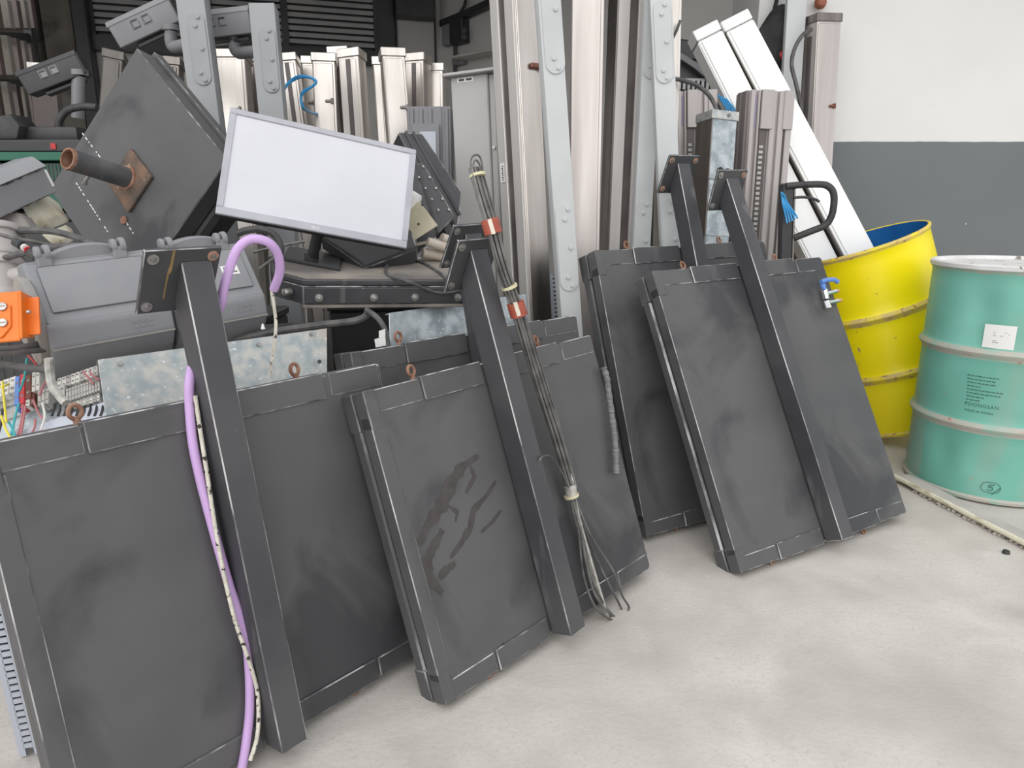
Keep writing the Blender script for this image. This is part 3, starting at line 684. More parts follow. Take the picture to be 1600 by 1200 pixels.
# ---- tall stainless cabinets in the middle, tops out of the picture
GT = 'tall stainless cabinets in the middle'
Ra = cabinet('tall stainless cabinet with a latch, standing right of the lidded grey cabinet', (836, 0, 2.62), (850, 490, 2.55), .098, .13, .5, latch=(.035, .62), sideslot=(-1, .034, .02, 2.2), group=GT, tag_=None, cap=False, mats=('steel', 'steel'), zb=FL)
B, T = standline(*(836, -250, 2.655), *(850, 490, 2.55))
def tall(label, top, low, w, d, yaw, slotside=None, slot=None, latch=None, tag_=None, m='steel', extra=None):
    B, T = standline(*top, *low); M = frameM(B, T, yaw); h = (T-B).length
    R = root('steel_cabinet', label, 'cabinet', M, GT)
    part('body', MB().box(-w/2, w/2, 0, d, 0, h, bev=.003), m, R)
    part('cap', MB().box(-w/2-.006, w/2+.006, -.012, d+.006, h, h+.03, bev=.003), m, R)
    part('door', MB().box(-w/2+.002, w/2-.013, -.007, 0, .02, h-.01, bev=.002), m, R)
    if slotside:
        sgn, y0, y1, y2, y3 = slotside; x = sgn*w/2
        mb = MB().box(min(x, x+sgn*.01), max(x, x+sgn*.01), 0.0, y1, .02, h-.02, bev=.002).box(min(x, x+sgn*.01), max(x, x+sgn*.01), y2, d, .02, h-.02, bev=.002)
        part('side_rail', mb, 'steelr', R)
        part('slot_window', MB().box(min(x, x+sgn*.003), max(x, x+sgn*.003), y1, y2, .02, h-.02), 'slot', R, label='long dark slot')
    if slot:
        a, b = slot
        part('front_rail', MB().box(-w/2, a, -.02, -.007, .02, h-.02, bev=.002).box(b, w/2, -.02, -.007, .02, h-.02, bev=.002), 'steelr', R)
        part('slot_window', MB().box(a, b, -.010, -.0065, .02, h-.02), 'slot', R, label='long dark slot')
    if latch:
        lx, z = latch
        part('latch', MB().box(lx-.03, lx+.012, -.022, -.006, z-.010, z+.010, bev=.005).cyl((lx+.017, -.014, z-.013), (lx+.017, -.014, z+.013), .008, n=10), 'brown', R, label='tarnished latch')
    if tag_:
        x, y, z, side = tag_
        if side == 'f':
            st = part('sticker', MB().box(x-.0125, x+.0125, y-.0012, y, z-.035, z+.035), 'paper', R)
            mb = MB()
            for q in range(7): mb.box(x-.008, x-.001+.004*(q % 2), y-.002, y-.0012, z-.028+q*.008, z-.024+q*.008)
            part('print', mb, 'ink', st)
        else:
            st = part('sticker', MB().box(x-.0012, x, y-.0125, y+.0125, z-.035, z+.035), 'paper', R)
            mb = MB()
            for q in range(7): mb.box(x-.002, x-.0012, y-.008, y-.001+.004*(q % 2), z-.028+q*.008, z-.024+q*.008)
            part('print', mb, 'ink', st)
    return R
for ob in [Ra]+list(Ra.children_recursive): bpy.data.objects.remove(ob)
zat = lambda u, v, Y: PY(u, v, Y).z-FL
tall('tall stainless cabinet with a latch, standing right of the lidded grey cabinet', (816, -120, 2.80), (846, 490, 2.70), .10, .14, .62, slotside=(-1, 0, .052, .09, .14), latch=(.025, zat(845, 101, 2.77)), tag_=(-.061, .116, zat(820, 262, 2.75), 's'))
tall('tall plain stainless cabinet left of the dark gap, half behind the grey pole arm', (921, -120, 3.06), (913, 380, 3.00), .125, .13, -.05, m='steelm')
tall('tall stainless cabinet with a full-length slot, right of the dark gap', (997, -120, 3.10), (974, 380, 3.08), .135, .12, .20, slot=(-.022, .014), tag_=(.044, -.02, zat(992, 263, 2.97), 'f'))
tall('pale stainless cabinet behind the right pair of grey pole arms', (1056, -120, 3.35), (1044, 380, 3.3), .07, .12, .1, m='steelw')

# ---- jointed grey pole arms
def arm(label, top, low, w, d, yaw, plates=(), m='arm', group='grey pole arms with round-ended joint plates', zcut=None):
    B, T = standline(*top, *low); M = frameM(B, T, yaw); h = (T-B).length
    R = root('pole_arm', label, 'pole arm', M, group)
    part('bar', MB().box(-w/2, w/2, 0, d, 0, h, bev=.004, seg=2), m, R)
    for (za, zb_, wf, xo) in plates:
        r = w*wf/2; poly = []
        for k in range(13): a = pi*k/12; poly.append((xo+r*cos(a), zb_-r+r*sin(a)))
        for k in range(13): a = pi+pi*k/12; poly.append((xo+r*cos(a), za+r+r*sin(a)))
        pl = part('joint_plate', MB().prism(poly, -.005, .0, 'y', bev=.0015), m, R, label='round-ended joint plate')
        for (bz, bx) in ((zb_-r*.55, .3), (zb_-r*1.5, -.1), (za+r*.55, .25), (za+r*1.4, -.15), ((za+zb_)/2, .35)):
            part('bolt', MB().cyl((xo+bx*r, 0, bz), (xo+bx*r, -.011, bz), .0075, n=12, bev=.002), m, pl)
    return R
def zal(M, v, u, Y): return None
arm('upper grey arm ending in a round plate beside the latch of the steel cabinet', (862, -120, 2.50), (868, 118, 2.515), .062, .05, 0, plates=())
for o in [x for x in bpy.data.objects if x.name.startswith('pole_arm') or (x.parent and x.parent.name.startswith('pole_arm'))]: bpy.data.objects.remove(o)
B0, T0 = standline(850, -120, 2.56, 892, 490, 2.53); hh = (T0-B0).length
def zv(B, T, u, v, Y): 
    p = PY(u, v, Y); return (p-B).dot((T-B).normalized())
arm('long grey pole arm with round joint plates, left of the plain steel cabinet', (850, -120, 2.56), (893, 490, 2.53), .076, .045, .28,
    plates=((zv(B0, T0, 889, 455, 2.53), zv(B0, T0, 882, 318, 2.54), .92, .0), (zv(B0, T0, 868, 116, 2.55), zv(B0, T0, 855, -90, 2.56), .9, .004)))
B0, T0 = standline(1030, -120, 3.00, 1003, 380, 2.95)
arm('grey pole arm just right of the full-slot steel cabinet', (1030, -120, 3.00), (1003, 380, 2.95), .072, .045, .12,
    plates=((zv(B0, T0, 1003, 440, 2.95), zv(B0, T0, 1008, 312, 2.96), .95, 0), (zv(B0, T0, 1015, 124, 2.98), zv(B0, T0, 1022, -20, 2.99), .9, 0)))
B0, T0 = standline(1028, -120, 2.88, 1050, 380, 2.84)
arm('second grey pole arm of the right pair, leaning behind a post head', (1028, -120, 2.88), (1050, 380, 2.84), .080, .05, .0,
    plates=((zv(B0, T0, 1046, 440, 2.84), zv(B0, T0, 1044, 308, 2.85), .9, 0), (zv(B0, T0, 1034, 131, 2.86), zv(B0, T0, 1030, 0, 2.87), .8, .0)))
# grey camera posts
def camera_post(label, top, low, Y, w):
    B0, T0 = standline(*top, *low)
    return arm(label, top, low, w, .09, .12, m='post', group='grey camera posts', plates=((zv(B0, T0, *Y[0]), zv(B0, T0, *Y[1]), .62, .012),))
camera_post('grey post carrying the left camera, bolted plate facing front', (289, -60, 3.05), (318, 165, 3.0), ((317, 133, 3.0), (302, 18, 3.02)), .105)
camera_post('grey post right of the cameras, rising behind the monitor', (408, 4, 3.1), (424, 180, 3.05), ((432, 145, 3.06), (418, 40, 3.08)), .098)

# ---- cctv housings
def cctv(label, c, yaw, pitch, roll, sc, pipe):
    M = Matrix.Translation(c) @ Matrix.Rotation(radians(yaw), 4, 'Z') @ Matrix.Rotation(radians(roll), 4, 'Y') @ Matrix.Rotation(radians(pitch), 4, 'X') @ Matrix.Scale(sc, 4)
    Rm = M.copy()
    R = root('camera_housing', label, 'camera', Rm)
    # x = length, y = away, z = up
    part('shell', MB().prism([(-.054, -.058), (.054, -.058), (.062, .038), (.042, .058), (-.042, .058), (-.062, .038)], -.17, .13, 'x', bev=.004), 'cctv', R)
    part('hood', MB().prism([(-.064, .036), (-.043, .061), (.043, .061), (.064, .036), (.060, .036), (.041, .057), (-.041, .057), (-.060, .036)], -.176, .13, 'x'), 'cctv', R)
    part('front_glass', MB().prism([(-.05, -.05), (.05, -.05), (.056, .028), (.04, .05), (-.04, .05), (-.056, .028)], .13, .135, 'x'), 'dark', R)
    for x in (-.055, .0):
        fr = part('port', MB().box(x-.020, x+.020, -.0625, -.050, -.014, .026, bev=.002), 'cctv', R)
        part('port_opening', MB().box(x-.015, x+.015, -.0635, -.062, -.009, .021).box(x-.011, x+.017, -.0640, -.0632, -.011, .012, mi=1), ['dark', 'cctv'], fr)
    part('base_rail', MB().box(-.10, .10, -.03, .03, -.082, -.065, bev=.003), 'dark', R)
    if pipe: part('elbow_bracket', MB().tube(pipe, .022/sc, n=14, smooth=6, M=None) if False else MB().tube([M.inverted() @ p for p in pipe], .024/sc, n=14, smooth=6).cyl(M.inverted() @ pipe[0], M.inverted() @ (pipe[0]+Vector((0, 0, .02))), .034/sc, n=16), 'cctv', R)
    return R
cc = PY(236, 34, 3.27)
cctv('grey camera housing hanging skewed on the left camera post', cc, 6, 4, -24, .90, [PY(268, 48, 3.18), PY(267, 62, 3.18), PY(271, 73, 3.18), PY(286, 71, 3.14), PY(300, 69, 3.1)])
cc = PY(356, 38, 3.25)
cctv('grey camera housing level between the two camera posts', cc, -4, 4, -5, .88, [PY(368, 58, 3.25), PY(366, 72, 3.25), PY(372, 82, 3.25), PY(386, 82, 3.22), PY(404, 80, 3.18)])
cc = PY(92, 114, 3.1)
R = cctv('dark camera housing with open hood, low at the left', cc, 12, 0, -22, .78, [PY(124, 118, 3.1), PY(122, 130, 3.1), PY(122, 150, 3.1), PY(122, 185, 3.1)])
for o in R.children:
    if o.name.split('.')[0] in ('shell', 'hood'): o.data.materials[0] = M_['dark']

# ---- right hand stack: aluminium boxes, galvanised column, white boxes, post
def alubox(label, top, low, w, d, yaw, xf=0):
    B, T = standline(*top, *low); M = frameM(B, T, yaw); h = (T-B).length
    R = root('ribbed_box', label, 'cabinet', M, 'beige grey ribbed aluminium boxes')
    part('body', MB().box(-w/2, w/2, 0, d, 0, h, bev=.003), 'alu', R)
    mb = MB()
    for a, b in ((-.5, -.40), (-.33, -.28), (-.02, .10), (.17, .30), (.36, .5)): mb.box(a*w, b*w, -.014, 0, .02, h, bev=.003)
    part('rib', mb, 'alu', R)
    part('side_rib', MB().box(-w/2-.012, -w/2, .01, .03, .02, h, bev=.002).box(-w/2-.012, -w/2, .06, .085, .02, h, bev=.002).box(-w/2-.006, -w/2, .03, .06, .02, h), 'alud', R)
    part('head_plate', MB().box(-.26*w, .02*w, -.020, -.002, h-.16, h+.002, bev=.002).box(.27*w, .5*w, -.020, -.002, h-.16, h+.002, bev=.002), 'alu', R)
    part('slot_window', MB().box(-.24*w, -.06*w, -.006, .0005, .02, h-.16).box(.30*w, .36*w, -.006, .0005, .02, h-.16), 'slot', R, label='long dark slots')
    mb = MB()
    for k in range(int((h-.25)/.022)): mb.box(-.23*w, -.14*w, -.010, -.005, .04+k*.022, .052+k*.022)
    part('toothed_strip', mb, 'block', R)
    st = part('print_strip', MB().box(-.38*w, -.34*w, -.0012, .0005, h-.15, h-.02), 'purplelbl', R)
    return R
alubox('beige-grey ribbed aluminium box in front of the white boxes', (1206, 142, 3.36), (1188, 380, 3.34), .205, .12, .22)
alubox('second beige-grey ribbed box, behind the right grey pole arms', (1088, 142, 3.45), (1088, 250, 3.42), .18, .12, .1)
B, T = standline(1134, 173, 3.12, 1120, 385, 3.06); M = frameM(B, T, .34); h = (T-B).length
R = root('galvanised_column', 'galvanised square column with a cap and two black bolts, between post heads', 'column', M)
part('body', MB().box(-.058, .058, 0, .11, 0, h-.03, bev=.003), 'galv', R)
part('side_cover', MB().box(-.0625, -.058, 0, .11, 0, h-.03), 'steeld', R)
part('cap', MB().box(-.066, .063, -.006, .116, h-.036, h, bev=.002), 'galvr', R)
part('screw', MB().cyl((.012, -.004, h-.018), (.012, -.012, h-.018), .007, n=12), 'bolt', R)
for x in (-.012, .022):
    part('bolt', MB().cyl((x, 0, h-.235), (x, -.012, h-.235), .012 if x < 0 else .009, n=6).cyl((x, -.012, h-.235), (x, -.018, h-.235), .006, n=10), 'dark', R, label='black bolt')
part('lower_seam', MB().box(-.058, .058, -.003, 0, h-.50, h-.27, bev=.001), 'galv', R)
part('drip_lip', MB().box(-.058, .04, -.006, 0, h-.275, h-.27), 'bolt', R)

def whitebox(label, top, low, w, d, yaw, zb=FL, side=False):
    B, T = standline(*top, *low, zb=zb); M = frameM(B, T, yaw); h = (T-B).length
    R = root('white_box', label, 'cabinet', M, 'long white boxes standing in the yellow drum')
    part('body', MB().box(-w/2, w/2, 0, d, 0.0, h-.055, bev=.003), 'white', R)
    part('cap', MB().box(-w/2-.003, w/2+.003, -.003, d+.003, h-.05, h, bev=.003), 'white', R)
    part('seam', MB().box(-w/2+.002, w/2-.002, .002, d-.002, h-.056, h-.049), 'bolt', R)
    part('door', MB().box(-w/2+.012, w/2, -.005, 0, .03, h-.06, bev=.002), 'white', R)
    part('side_face', MB().box(-w/2-.004, -w/2, .004, d-.004, .0, h-.06, bev=.001), 'steeld' if side else 'white', R, label='side face with shade put into its colour' if side else None)  # with side set, the shade on the left face is put into its colour
    return R
whitebox('long white box leaning left of the wider one, its foot in the yellow drum too', (1101, 40, 3.70), (1276, 385, 3.44), .124, .10, .0, zb=.34)
whitebox('long white box leaning right, its foot inside the yellow drum', (1147, 24, 3.70), (1338, 385, 3.40), .138, .11, .0, zb=.30, side=True)
cabinet('stainless cabinet with a brown latch standing against the white wall', (1297, 20, 3.96), (1284, 250, 3.96), .14, .11, .30, latch=(.040, .44), mats=('steelm', 'steelm'), capm='steeld', sideslot=(-1, .035, .1, 1.3), name='steel_cabinet', group=None)
# pale pole behind it and the things hanging there
B, T = standline(1250, -60, 4.00, 1236, 160, 4.00)
single('wall_pole', 'pale grey pole standing in front of the wall beside the latched cabinet', 'pole', MB().box(-.05, .05, 0, .035, 0, (T-B).length, bev=.006, seg=2, M=frameM(B, T, .05)), 'arm')
cable('black_flexible_hose', 'black braided hose curving beside the pale wall pole', 'hose', [(1268, 46, 3.95), (1253, 56, 3.93), (1241, 78, 3.93), (1237, 102, 3.93), (1243, 128, 3.93), (1248, 150, 3.93), (1251, 172, 3.95), (1246, 200, 3.97)], .0105, 'greyrubber')
c = PY(1282, 4, 4.15)
single('orange_ball', 'round orange-brown ball fixed to the wall above the latched cabinet', 'ball', MB().lathe([(0, -.045), (.02, -.04), (.036, -.025), (.042, 0), (.036, .025), (.02, .04), (0, .045)], n=20, M=Matrix.Translation(c) @ Matrix.Scale(.75, 4)).cyl(c, (c.x, 4.199, c.z), .012, n=12), 'orangebrown')
# black bag with a red patch
def blob(pts, M, amp=.0):
    pass
bc = PY(1210, 72, 4.115)
mb = MB()
t = bmesh.new(); bmesh.ops.create_icosphere(t, subdivisions=4, radius=1)
for v in t.verts:
    q = v.co.copy(); k = 1+.06*sin(4*q.x+3*q.z)+.03*sin(9*q.y+7*q.z+1)
    v.co = Vector((q.x*.13*k + .05*q.z, q.y*.07*k, q.z*.19*k)) + bc
mb._merge(t)
for f in mb.bm.faces: f.smooth = True
Rb = root('black_bag', 'black cloth bag with a red patch slumped behind the white boxes', 'bag', Matrix.Translation(bc-Vector((0, 0, .2))))
part('bag_body', mb, 'bag', Rb, world=True)
part('strap', MB().tube([bc+Vector((-.02, 0, .15)), bc+Vector((.01, .03, .28)), bc+Vector((.03, .075, .42)), bc+Vector((.05, .05, .28)), bc+Vector((.06, 0, .15))], .012, n=8, flat=.4), 'bag', Rb, world=True)
part('patch', MB().lathe([(0, 0), (.02, .004), (.033, .0), (.036, -.01)], n=20, M=Matrix.Translation(PY(1226, 74, 4.055)) @ Matrix.Rotation(radians(80), 4, 'X') @ Matrix.Scale(1.7, 4, (0, 1, 0))), 'redp', Rb, world=True, label='red patch')
# shelf the bag and dark machine stand on
z_sh = bc.z-.205
# black trolley (hand pallet truck)
hb = PY(1232, 390, 3.12); ht = PY(1234, 284, 3.12)
B, T = standline(1233, 286, 3.16, 1230, 395, 3.15)
M = frameM(B, T, 0); h = (T-B).length
R = root('pallet_truck', 'black hand pallet truck with looped handle, beside the ribbed box', 'trolley', M)
part('shaft', MB().box(-.028, .022, 0, .045, .25, h, bev=.005), 'dark', R)
part('shaft_cover', MB().box(.0225, .030, .002, .04, .25, h-.02, bev=.001), 'steeld', R)
part('handle_loop', MB().tube([PY(u, v, 3.16) for u, v in ((1228, 291), (1250, 289), (1280, 288), (1294, 291), (1302, 301), (1303, 318), (1299, 338), (1289, 352), (1268, 361), (1240, 372))], .0145, n=12), 'rubber', R, world=True)
part('lever', MB().tube([PY(u, v, 3.16) for u, v in ((1240, 309), (1256, 308), (1272, 311), (1280, 315))], .006, n=8), 'dark', R, world=True)
part('hydraulic_base', MB().box(-.07, .07, -.06, .06, .06, .27, bev=.02, seg=3).cyl((-.04, .0, .055), (.04, .0, .055), .055, n=20), 'dark', R)
for k in range(5):
    cable('blue_wire', 'blue wire in the tuft hanging beside the trolley handle', 'wire', [(1221+k, 300+k, 3.14-.006*k), (1223+2*k, 318, 3.12), (1227+4*k, 335, 3.12), (1230+4*k, 349-2*k, 3.11)], .0036, 'bluew', group='blue wires hanging by the trolley handle')
for k in range(4):
    cable('blue_wire', 'blue wire showing between the white box and the galvanised column', 'wire', [(1122+k*4, 148+k*2, 3.6), (1128+k*4, 158+k, 3.6), (1136+k*4, 172, 3.59), (1142+k*4, 190, 3.58)], .004, 'bluew', group='blue wires under the white box')
cable('black_hose', 'dark hose arching over the second ribbed box into the galvanised column', 'hose', [(1048, 122, 3.30), (1068, 126, 3.28), (1090, 134, 3.24), (1107, 148, 3.2), (1117, 164, 3.17), (1120, 176, 3.16)], .009, 'greyrubber')
cable('thin_black_cable', 'thin black cable beside the upper right grey pole arm', 'cable', [(1063, 32, 3.3), (1056, 50, 3.3), (1046, 68, 3.3), (1040, 75, 3.3)], .006, 'greyrubber')
# dark machine behind the white boxes
c = PY(1084, 104, 4.35)
R = root('dark_machine', 'dark machine with grey comb strip behind the ribbed boxes', 'machine', Matrix.Translation((c.x, c.y, FL)))
zz = PY(1084, 62, 4.35).z-FL
part('body', MB().box(-.17, .21, .02, .30, 0, zz-.10, bev=.02, seg=2), 'dark', R)
part('hood', MB().prism([(-.15, zz-.10), (.17, zz-.10), (.20, zz-.04), (.05, zz), (-.12, zz+.02)], .04, .28, 'y', bev=.01), 'blackd', R)
mb = MB()
for k in range(12): mb.box(-.16+k*.026, -.145+k*.026, -.01, .012, PY(1075, 140, 4.34).z-FL, PY(1075, 124, 4.34).z-FL, bev=.002)
mb.box(-.165, .15, .0, .02, PY(1075, 126, 4.34).z-FL, PY(1075, 122, 4.34).z-FL)
part('comb_strip', mb, 'arm', R)
part('bar', MB().tube([PY(u, v, 4.33) for u, v in ((1052, 82), (1070, 92), (1088, 104), (1110, 122))], .02, n=4, smooth=1), 'cctv', R, world=True)

# ================================================================== the heap behind the panels
# ---- open electrical enclosures lying behind the panels (their back plates show)
def quad_plate(name, label, cat, q, Ys, th, m, bev=.0015, holes=()):
    P = [PY(u, v, y) for (u, v), y in zip(q, Ys)]
    n = (P[1]-P[0]).cross(P[3]-P[0]).normalized()
    if n.y < 0: n = -n
    return P, n
P, n = quad_plate('', '', '', [(153, 562), (511, 513), (512, 660), (172, 700)], (1.52, 1.86, 1.78, 1.44), .003, 'galvr')
b0 = (P[2]+P[3])/2
R = root('galvanised_sheet', 'dusty galvanised sheet with small holes standing behind the nearest sign panel', 'sheet', Matrix.Translation(b0))
part('sheet', MB().plate(P, n, .004, bev=.001), 'galvr', R, world=True)
part('folded_lip', MB().plate([P[0], P[1], P[1]+n*.03, P[0]+n*.03], (0, 0, -1), .003), 'galvr', R, world=True)
for (u, v) in ((188, 568), (405, 538), (487, 522), (499, 565)):
    d = ray(u, v); t = (P[0]-CO).dot(n)/d.dot(n); c = CO+d*t
    part('rivet' if v != 565 else 'hole', MB().cyl(c-n*.002, c+n*.001, .005, n=12), 'bolt' if v != 565 else 'rubber', R, world=True)
d0 = PY(421, 528, 1.70)
P, n = quad_plate('', '', '', [(608, 489), (822, 459), (828, 540), (611, 580)], (2.10, 2.50, 2.44, 2.04), .003, 'galv')
R = root('galvanised_sheet', 'blue-grey spangled galvanised sheet behind the hidden sign panel', 'sheet', Matrix.Translation((P[2]+P[3])/2))
part('sheet', MB().plate(P, n, .004, bev=.001), 'galv', R, world=True)
part('folded_lip', MB().plate([P[0], P[1], P[1]+n*.02, P[0]+n*.02], (0, 0, -1), .003), 'galvr', R, world=True)

# ---- terminal board
TB = PY(80, 700, 1.42)
zt_ = (PY(80, 560, 1.60)-PY(80, 700, 1.42)).normalized(); xt = (PY(150, 628, 1.50)-PY(0, 648, 1.50)); xt.normalize(); yt = zt_.cross(xt).normalized(); xt = yt.cross(zt_)
MT = Matrix((xt, yt, zt_)).transposed().to_4x4(); MT.translation = TB
def tl(u, v, y=0): 
    I = MT.inverted(); o = I @ CO; d = I.to_3x3() @ ray(u, v); t = (y-o.y)/d.y; return o+d*t
R = root('terminal_board', 'electrical board with terminal blocks and loose coloured wires behind the panel', 'electrical board', MT)
part('back_plate', MB().box(tl(-60, 600).x, .09, .03, .036, 0, .19, bev=.002), 'galv', R)
part('white_strip', MB().box(tl(-60, 665).x, .115, .0, .03, -.005, tl(80, 655).z, bev=.003), 'duct', R)
for v in (592, 612): part('din_rail', MB().box(tl(-60, 600).x, .11, .024, .030, tl(80, v).z-.012, tl(80, v).z+.012), 'zinc', R)
def blocks(u0, u1, v0, v1, n, mats, dep=.0, h=.03):
    for k in range(n):
        a = tl(u0+(u1-u0)*k/n, (v0+v1)/2).x; b = tl(u0+(u1-u0)*(k+1)/n, (v0+v1)/2).x
        za, zc = tl((u0+u1)/2, v1).z, tl((u0+u1)/2, v0).z
        mb = MB().box(a+.0004, b-.0004, dep, .025, za, zc, bev=.0012)
        mb.cyl(((a+b)/2, dep+.0005, za+(zc-za)*.25), ((a+b)/2, dep-.0004, za+(zc-za)*.25), (b-a)*.28, n=8, mi=1).cyl(((a+b)/2, dep+.0005, za+(zc-za)*.75), ((a+b)/2, dep-.0004, za+(zc-za)*.75), (b-a)*.28, n=8, mi=1)
        part('terminal_block', mb, [mats[k % len(mats)], 'bolt'], R)
blocks(-20, 22, 592, 616, 4, ['blockw'], .005)
blocks(22, 30, 588, 632, 1, ['bluel']); blocks(30, 39, 584, 630, 1, ['redp']); blocks(39, 49, 586, 622, 1, ['brown']); blocks(49, 62, 580, 610, 2, ['blockw'])
blocks(88, 152, 580, 596, 9, ['blockw', 'blockw', 'block'], .002)
blocks(58, 76, 608, 632, 3, ['block'], .0); blocks(94, 103, 602, 630, 1, ['block'], -.004); blocks(104, 158, 600, 620, 12, ['block'], -.004)
blocks(106, 156, 622, 633, 9, ['blockw', 'block'], .0)
blocks(22, 52, 616, 634, 4, ['bluel', 'redp', 'blockw', 'brown'], .004)
for k in range(9):
    u = 82+k*9.5
    part('ferrule_wire', MB().tube([tl(u+3, 632, .004), tl(u+2, 640, -.002), tl(u-1, 650, -.001)], .0026, n=6), 'rubber', R)
wl = [('tealw', (42, 560), (38, 590), (30, 612)), ('tealw', (30, 630), (24, 650), (18, 680)), ('yelw', (4, 596), (6, 620), (10, 660)), ('yelw', (-5, 606), (5, 604), (14, 600)), ('pinkw', (36, 632), (34, 655), (28, 680)),
      ('pinkw', (40, 634), (36, 660), (32, 682)), ('pinkw', (72, 596), (66, 606), (62, 618)), ('pinkw', (52, 625), (60, 645), (68, 655)), ('pinkw', (130, 580), (138, 590), (146, 600)), ('pinkw', (140, 580), (146, 588), (156, 594)), ('blockw', (66, 630), (70, 650), (64, 672)),
      ('pinkw', (55, 655), (54, 668), (50, 676)), ('redp', (44, 556), (54, 566), (58, 574)), ('tealw', (14, 660), (22, 676), (24, 690)), ('yelw', (2, 650), (8, 668), (16, 684)), ('rubber', (4, 640), (2, 660), (-2, 676))]
for m, *p in wl:
    part('loose_wire', MB().tube([tl(u, v, -.006-random.random()*.012) for u, v in p], .0024, n=6), m, R)
cable('armoured_cable', 'ribbed grey conduit end with metal ferrule across the terminal board', 'cable', [(76, 560, 1.42), (78, 585, 1.42), (82, 604, 1.415), (92, 618, 1.41), (103, 630, 1.40)], .0085, 'wrap')
for lab, p in (('black cable running below the orange bracket, upper one', [(-30, 546, 1.52), (20, 545, 1.52), (50, 540, 1.54), (75, 535, 1.58)]), ('black cable running below the orange bracket, lower one', [(-30, 551, 1.50), (10, 553, 1.5), (45, 549, 1.52), (78, 546, 1.57)]),
               ('grey cable dipping across the top of the terminal board', [(-20, 566, 1.47), (15, 571, 1.46), (45, 575, 1.46), (78, 578, 1.47)])):
    cable('black_cable', lab, 'cable', p, .0075 if 'lower' not in lab else .006, 'greyrubber', n=10)

# ---- orange bracket
ob_ = PY(30, 530, 1.56)
MO = frameM(PY(9, 534, 1.42), PY(7, 462, 1.46), radians(12))
R = root('orange_bracket', 'bright orange steel bracket with two screws at the left edge', 'bracket', MO)
hh = .105
part('front_plate', MB().box(-.115, .026, 0, .006, 0, hh, bev=.002), 'orange', R)
part('inner_plate', MB().prism([(-.05, .008), (-.005, .008), (.012, .03), (.012, .075), (-.05, .082)], -.004, .0005, 'y', bev=.0015), 'orange', R)
part('side_plate', MB().prism([(.0, .004), (.055, .02), (.055, .11), (.0, .105)], .024, .03, 'x', bev=.0015).box(.03, .05, .03, .036, .02, .1), 'orange', R)
for z in (.072, .038):
    part('screw', MB().cyl((-.002, 0, z), (-.002, -.009, z), .0095, .0085, n=18, bev=.002).box(-.008, .004, -.0098, -.0085, z-.0012, z+.0012, mi=1), ['zinc', 'bolt'], R)
part('stud', MB().cyl((.024, .02, .07), (.014, .02, .07), .004, n=10).cyl((.042, .01, .062), (.036, .01, .062), .004, n=10), 'zinc', R)

# ---- grey cast housings
def housing(label, M, L_, sticker=False, ends=(-1,)):
    R = root('cast_housing', label, 'housing', M, 'grey cast metal housings on the heap')
    prof = [(.088, -.098), (.030, -.040), (0, .0), (0, .052), (.012, .066), (.092, .178), (.108, .184), (.175, .176), (.185, .150), (.185, -.06)]
    part('cast_body', MB().prism(prof, -L_, L_, 'x', bev=.011, seg=3), 'cast', R)
    for s in ends:
        x = s*L_
        part('end_flange', MB().cyl((x-s*.004, .105, .055), (x+s*.016, .105, .055), .100, n=36, bev=.004).cyl((x+s*.014, .105, .055), (x+s*.03, .105, .055), .055, n=28, bev=.004), 'castd', R, label='dusty round end flange')
    mb = MB()
    for k in range(15): a = pi*k/14; 
    mb.prism([( .005+.085*cos(pi*k/14)-.0, .176+.036*sin(pi*k/14)) for k in range(15)], .115, .150, 'y', bev=.004)
    part('lid_rim', mb, 'cast', R)
    for x in (-.68*L_, .5*L_):
        part('hinge_lug', MB().cyl((x-.014, .10, .200), (x-.003, .10, .200), .017, n=16, bev=.003).cyl((x+.003, .10, .200), (x+.016, .10, .200), .019, n=16, bev=.003).box(x-.014, x+.016, .085, .115, .17, .2, bev=.003), 'cast', R)
    mb = MB()
    Mt = Matrix.Translation((.06, -.0004, .022)) @ Matrix.Rotation(pi/2, 4, 'X')
    for k in range(3):
        for q in range(2): mb.box(.04+k*.016, .052+k*.016, -.0012, .001, .030-q*.012, .036-q*.012)
    part('cast_mark', mb, 'cast', R)
    e_ = Vector((0, .08, .112)).normalized(); n_ = Vector((0, -e_.z, e_.y)); a_ = Vector((0, .012, .066))+e_*.012+n_*.0005; b_ = Vector((0, .012, .066))+e_*.128+n_*.0005
    part('lid_panel', MB().prism([(a_.y, a_.z), (b_.y, b_.z), (b_.y+n_.y*.005, b_.z+n_.z*.005), (a_.y+n_.y*.005, a_.z+n_.z*.005)], -L_+.022, L_-.022, 'x', bev=.0045, seg=2), 'cast', R)
    part('seam_band', MB().box(-L_+.003, L_-.003, -.002, .0, -.002, .002), 'castd', R)
    if sticker:
        o = Vector((.0, .0515, .121)); e = Vector((0, .08, .112)).normalized(); nn = Vector((0, -e.z, e.y))
        Ms = Matrix((Vector((1, 0, 0)), -nn, e)).transposed().to_4x4(); Ms.translation = o+nn*.0062
        st = part('sticker', MB().box(.030, .074, -.001, .0005, -.016, .012, bev=.0004, M=Ms), 'paper', R)
        mb = MB(); x = .036
        while x < .066:
            wv = random.choice((.0008, .0012, .0018)); mb.box(x, x+wv, -.0018, -.0009, .0, .008, M=Ms); x += wv+.001
        for k in range(4): mb.box(.050+k*.005, .0535+k*.005, -.0018, -.0009, -.010, -.006, M=Ms)
        part('barcode', mb, 'ink', st)
    return R
h1 = pose(PY(183, 530, 1.63), 43, 0, -4)
housing('left grey cast housing beside the orange bracket, round flanged end showing', h1, .132)
h2 = pose(PY(352, 503, 1.84), 43, 0, -4)
housing('right grey cast housing with a barcode sticker, behind the post head', h2, .118, True, ends=())
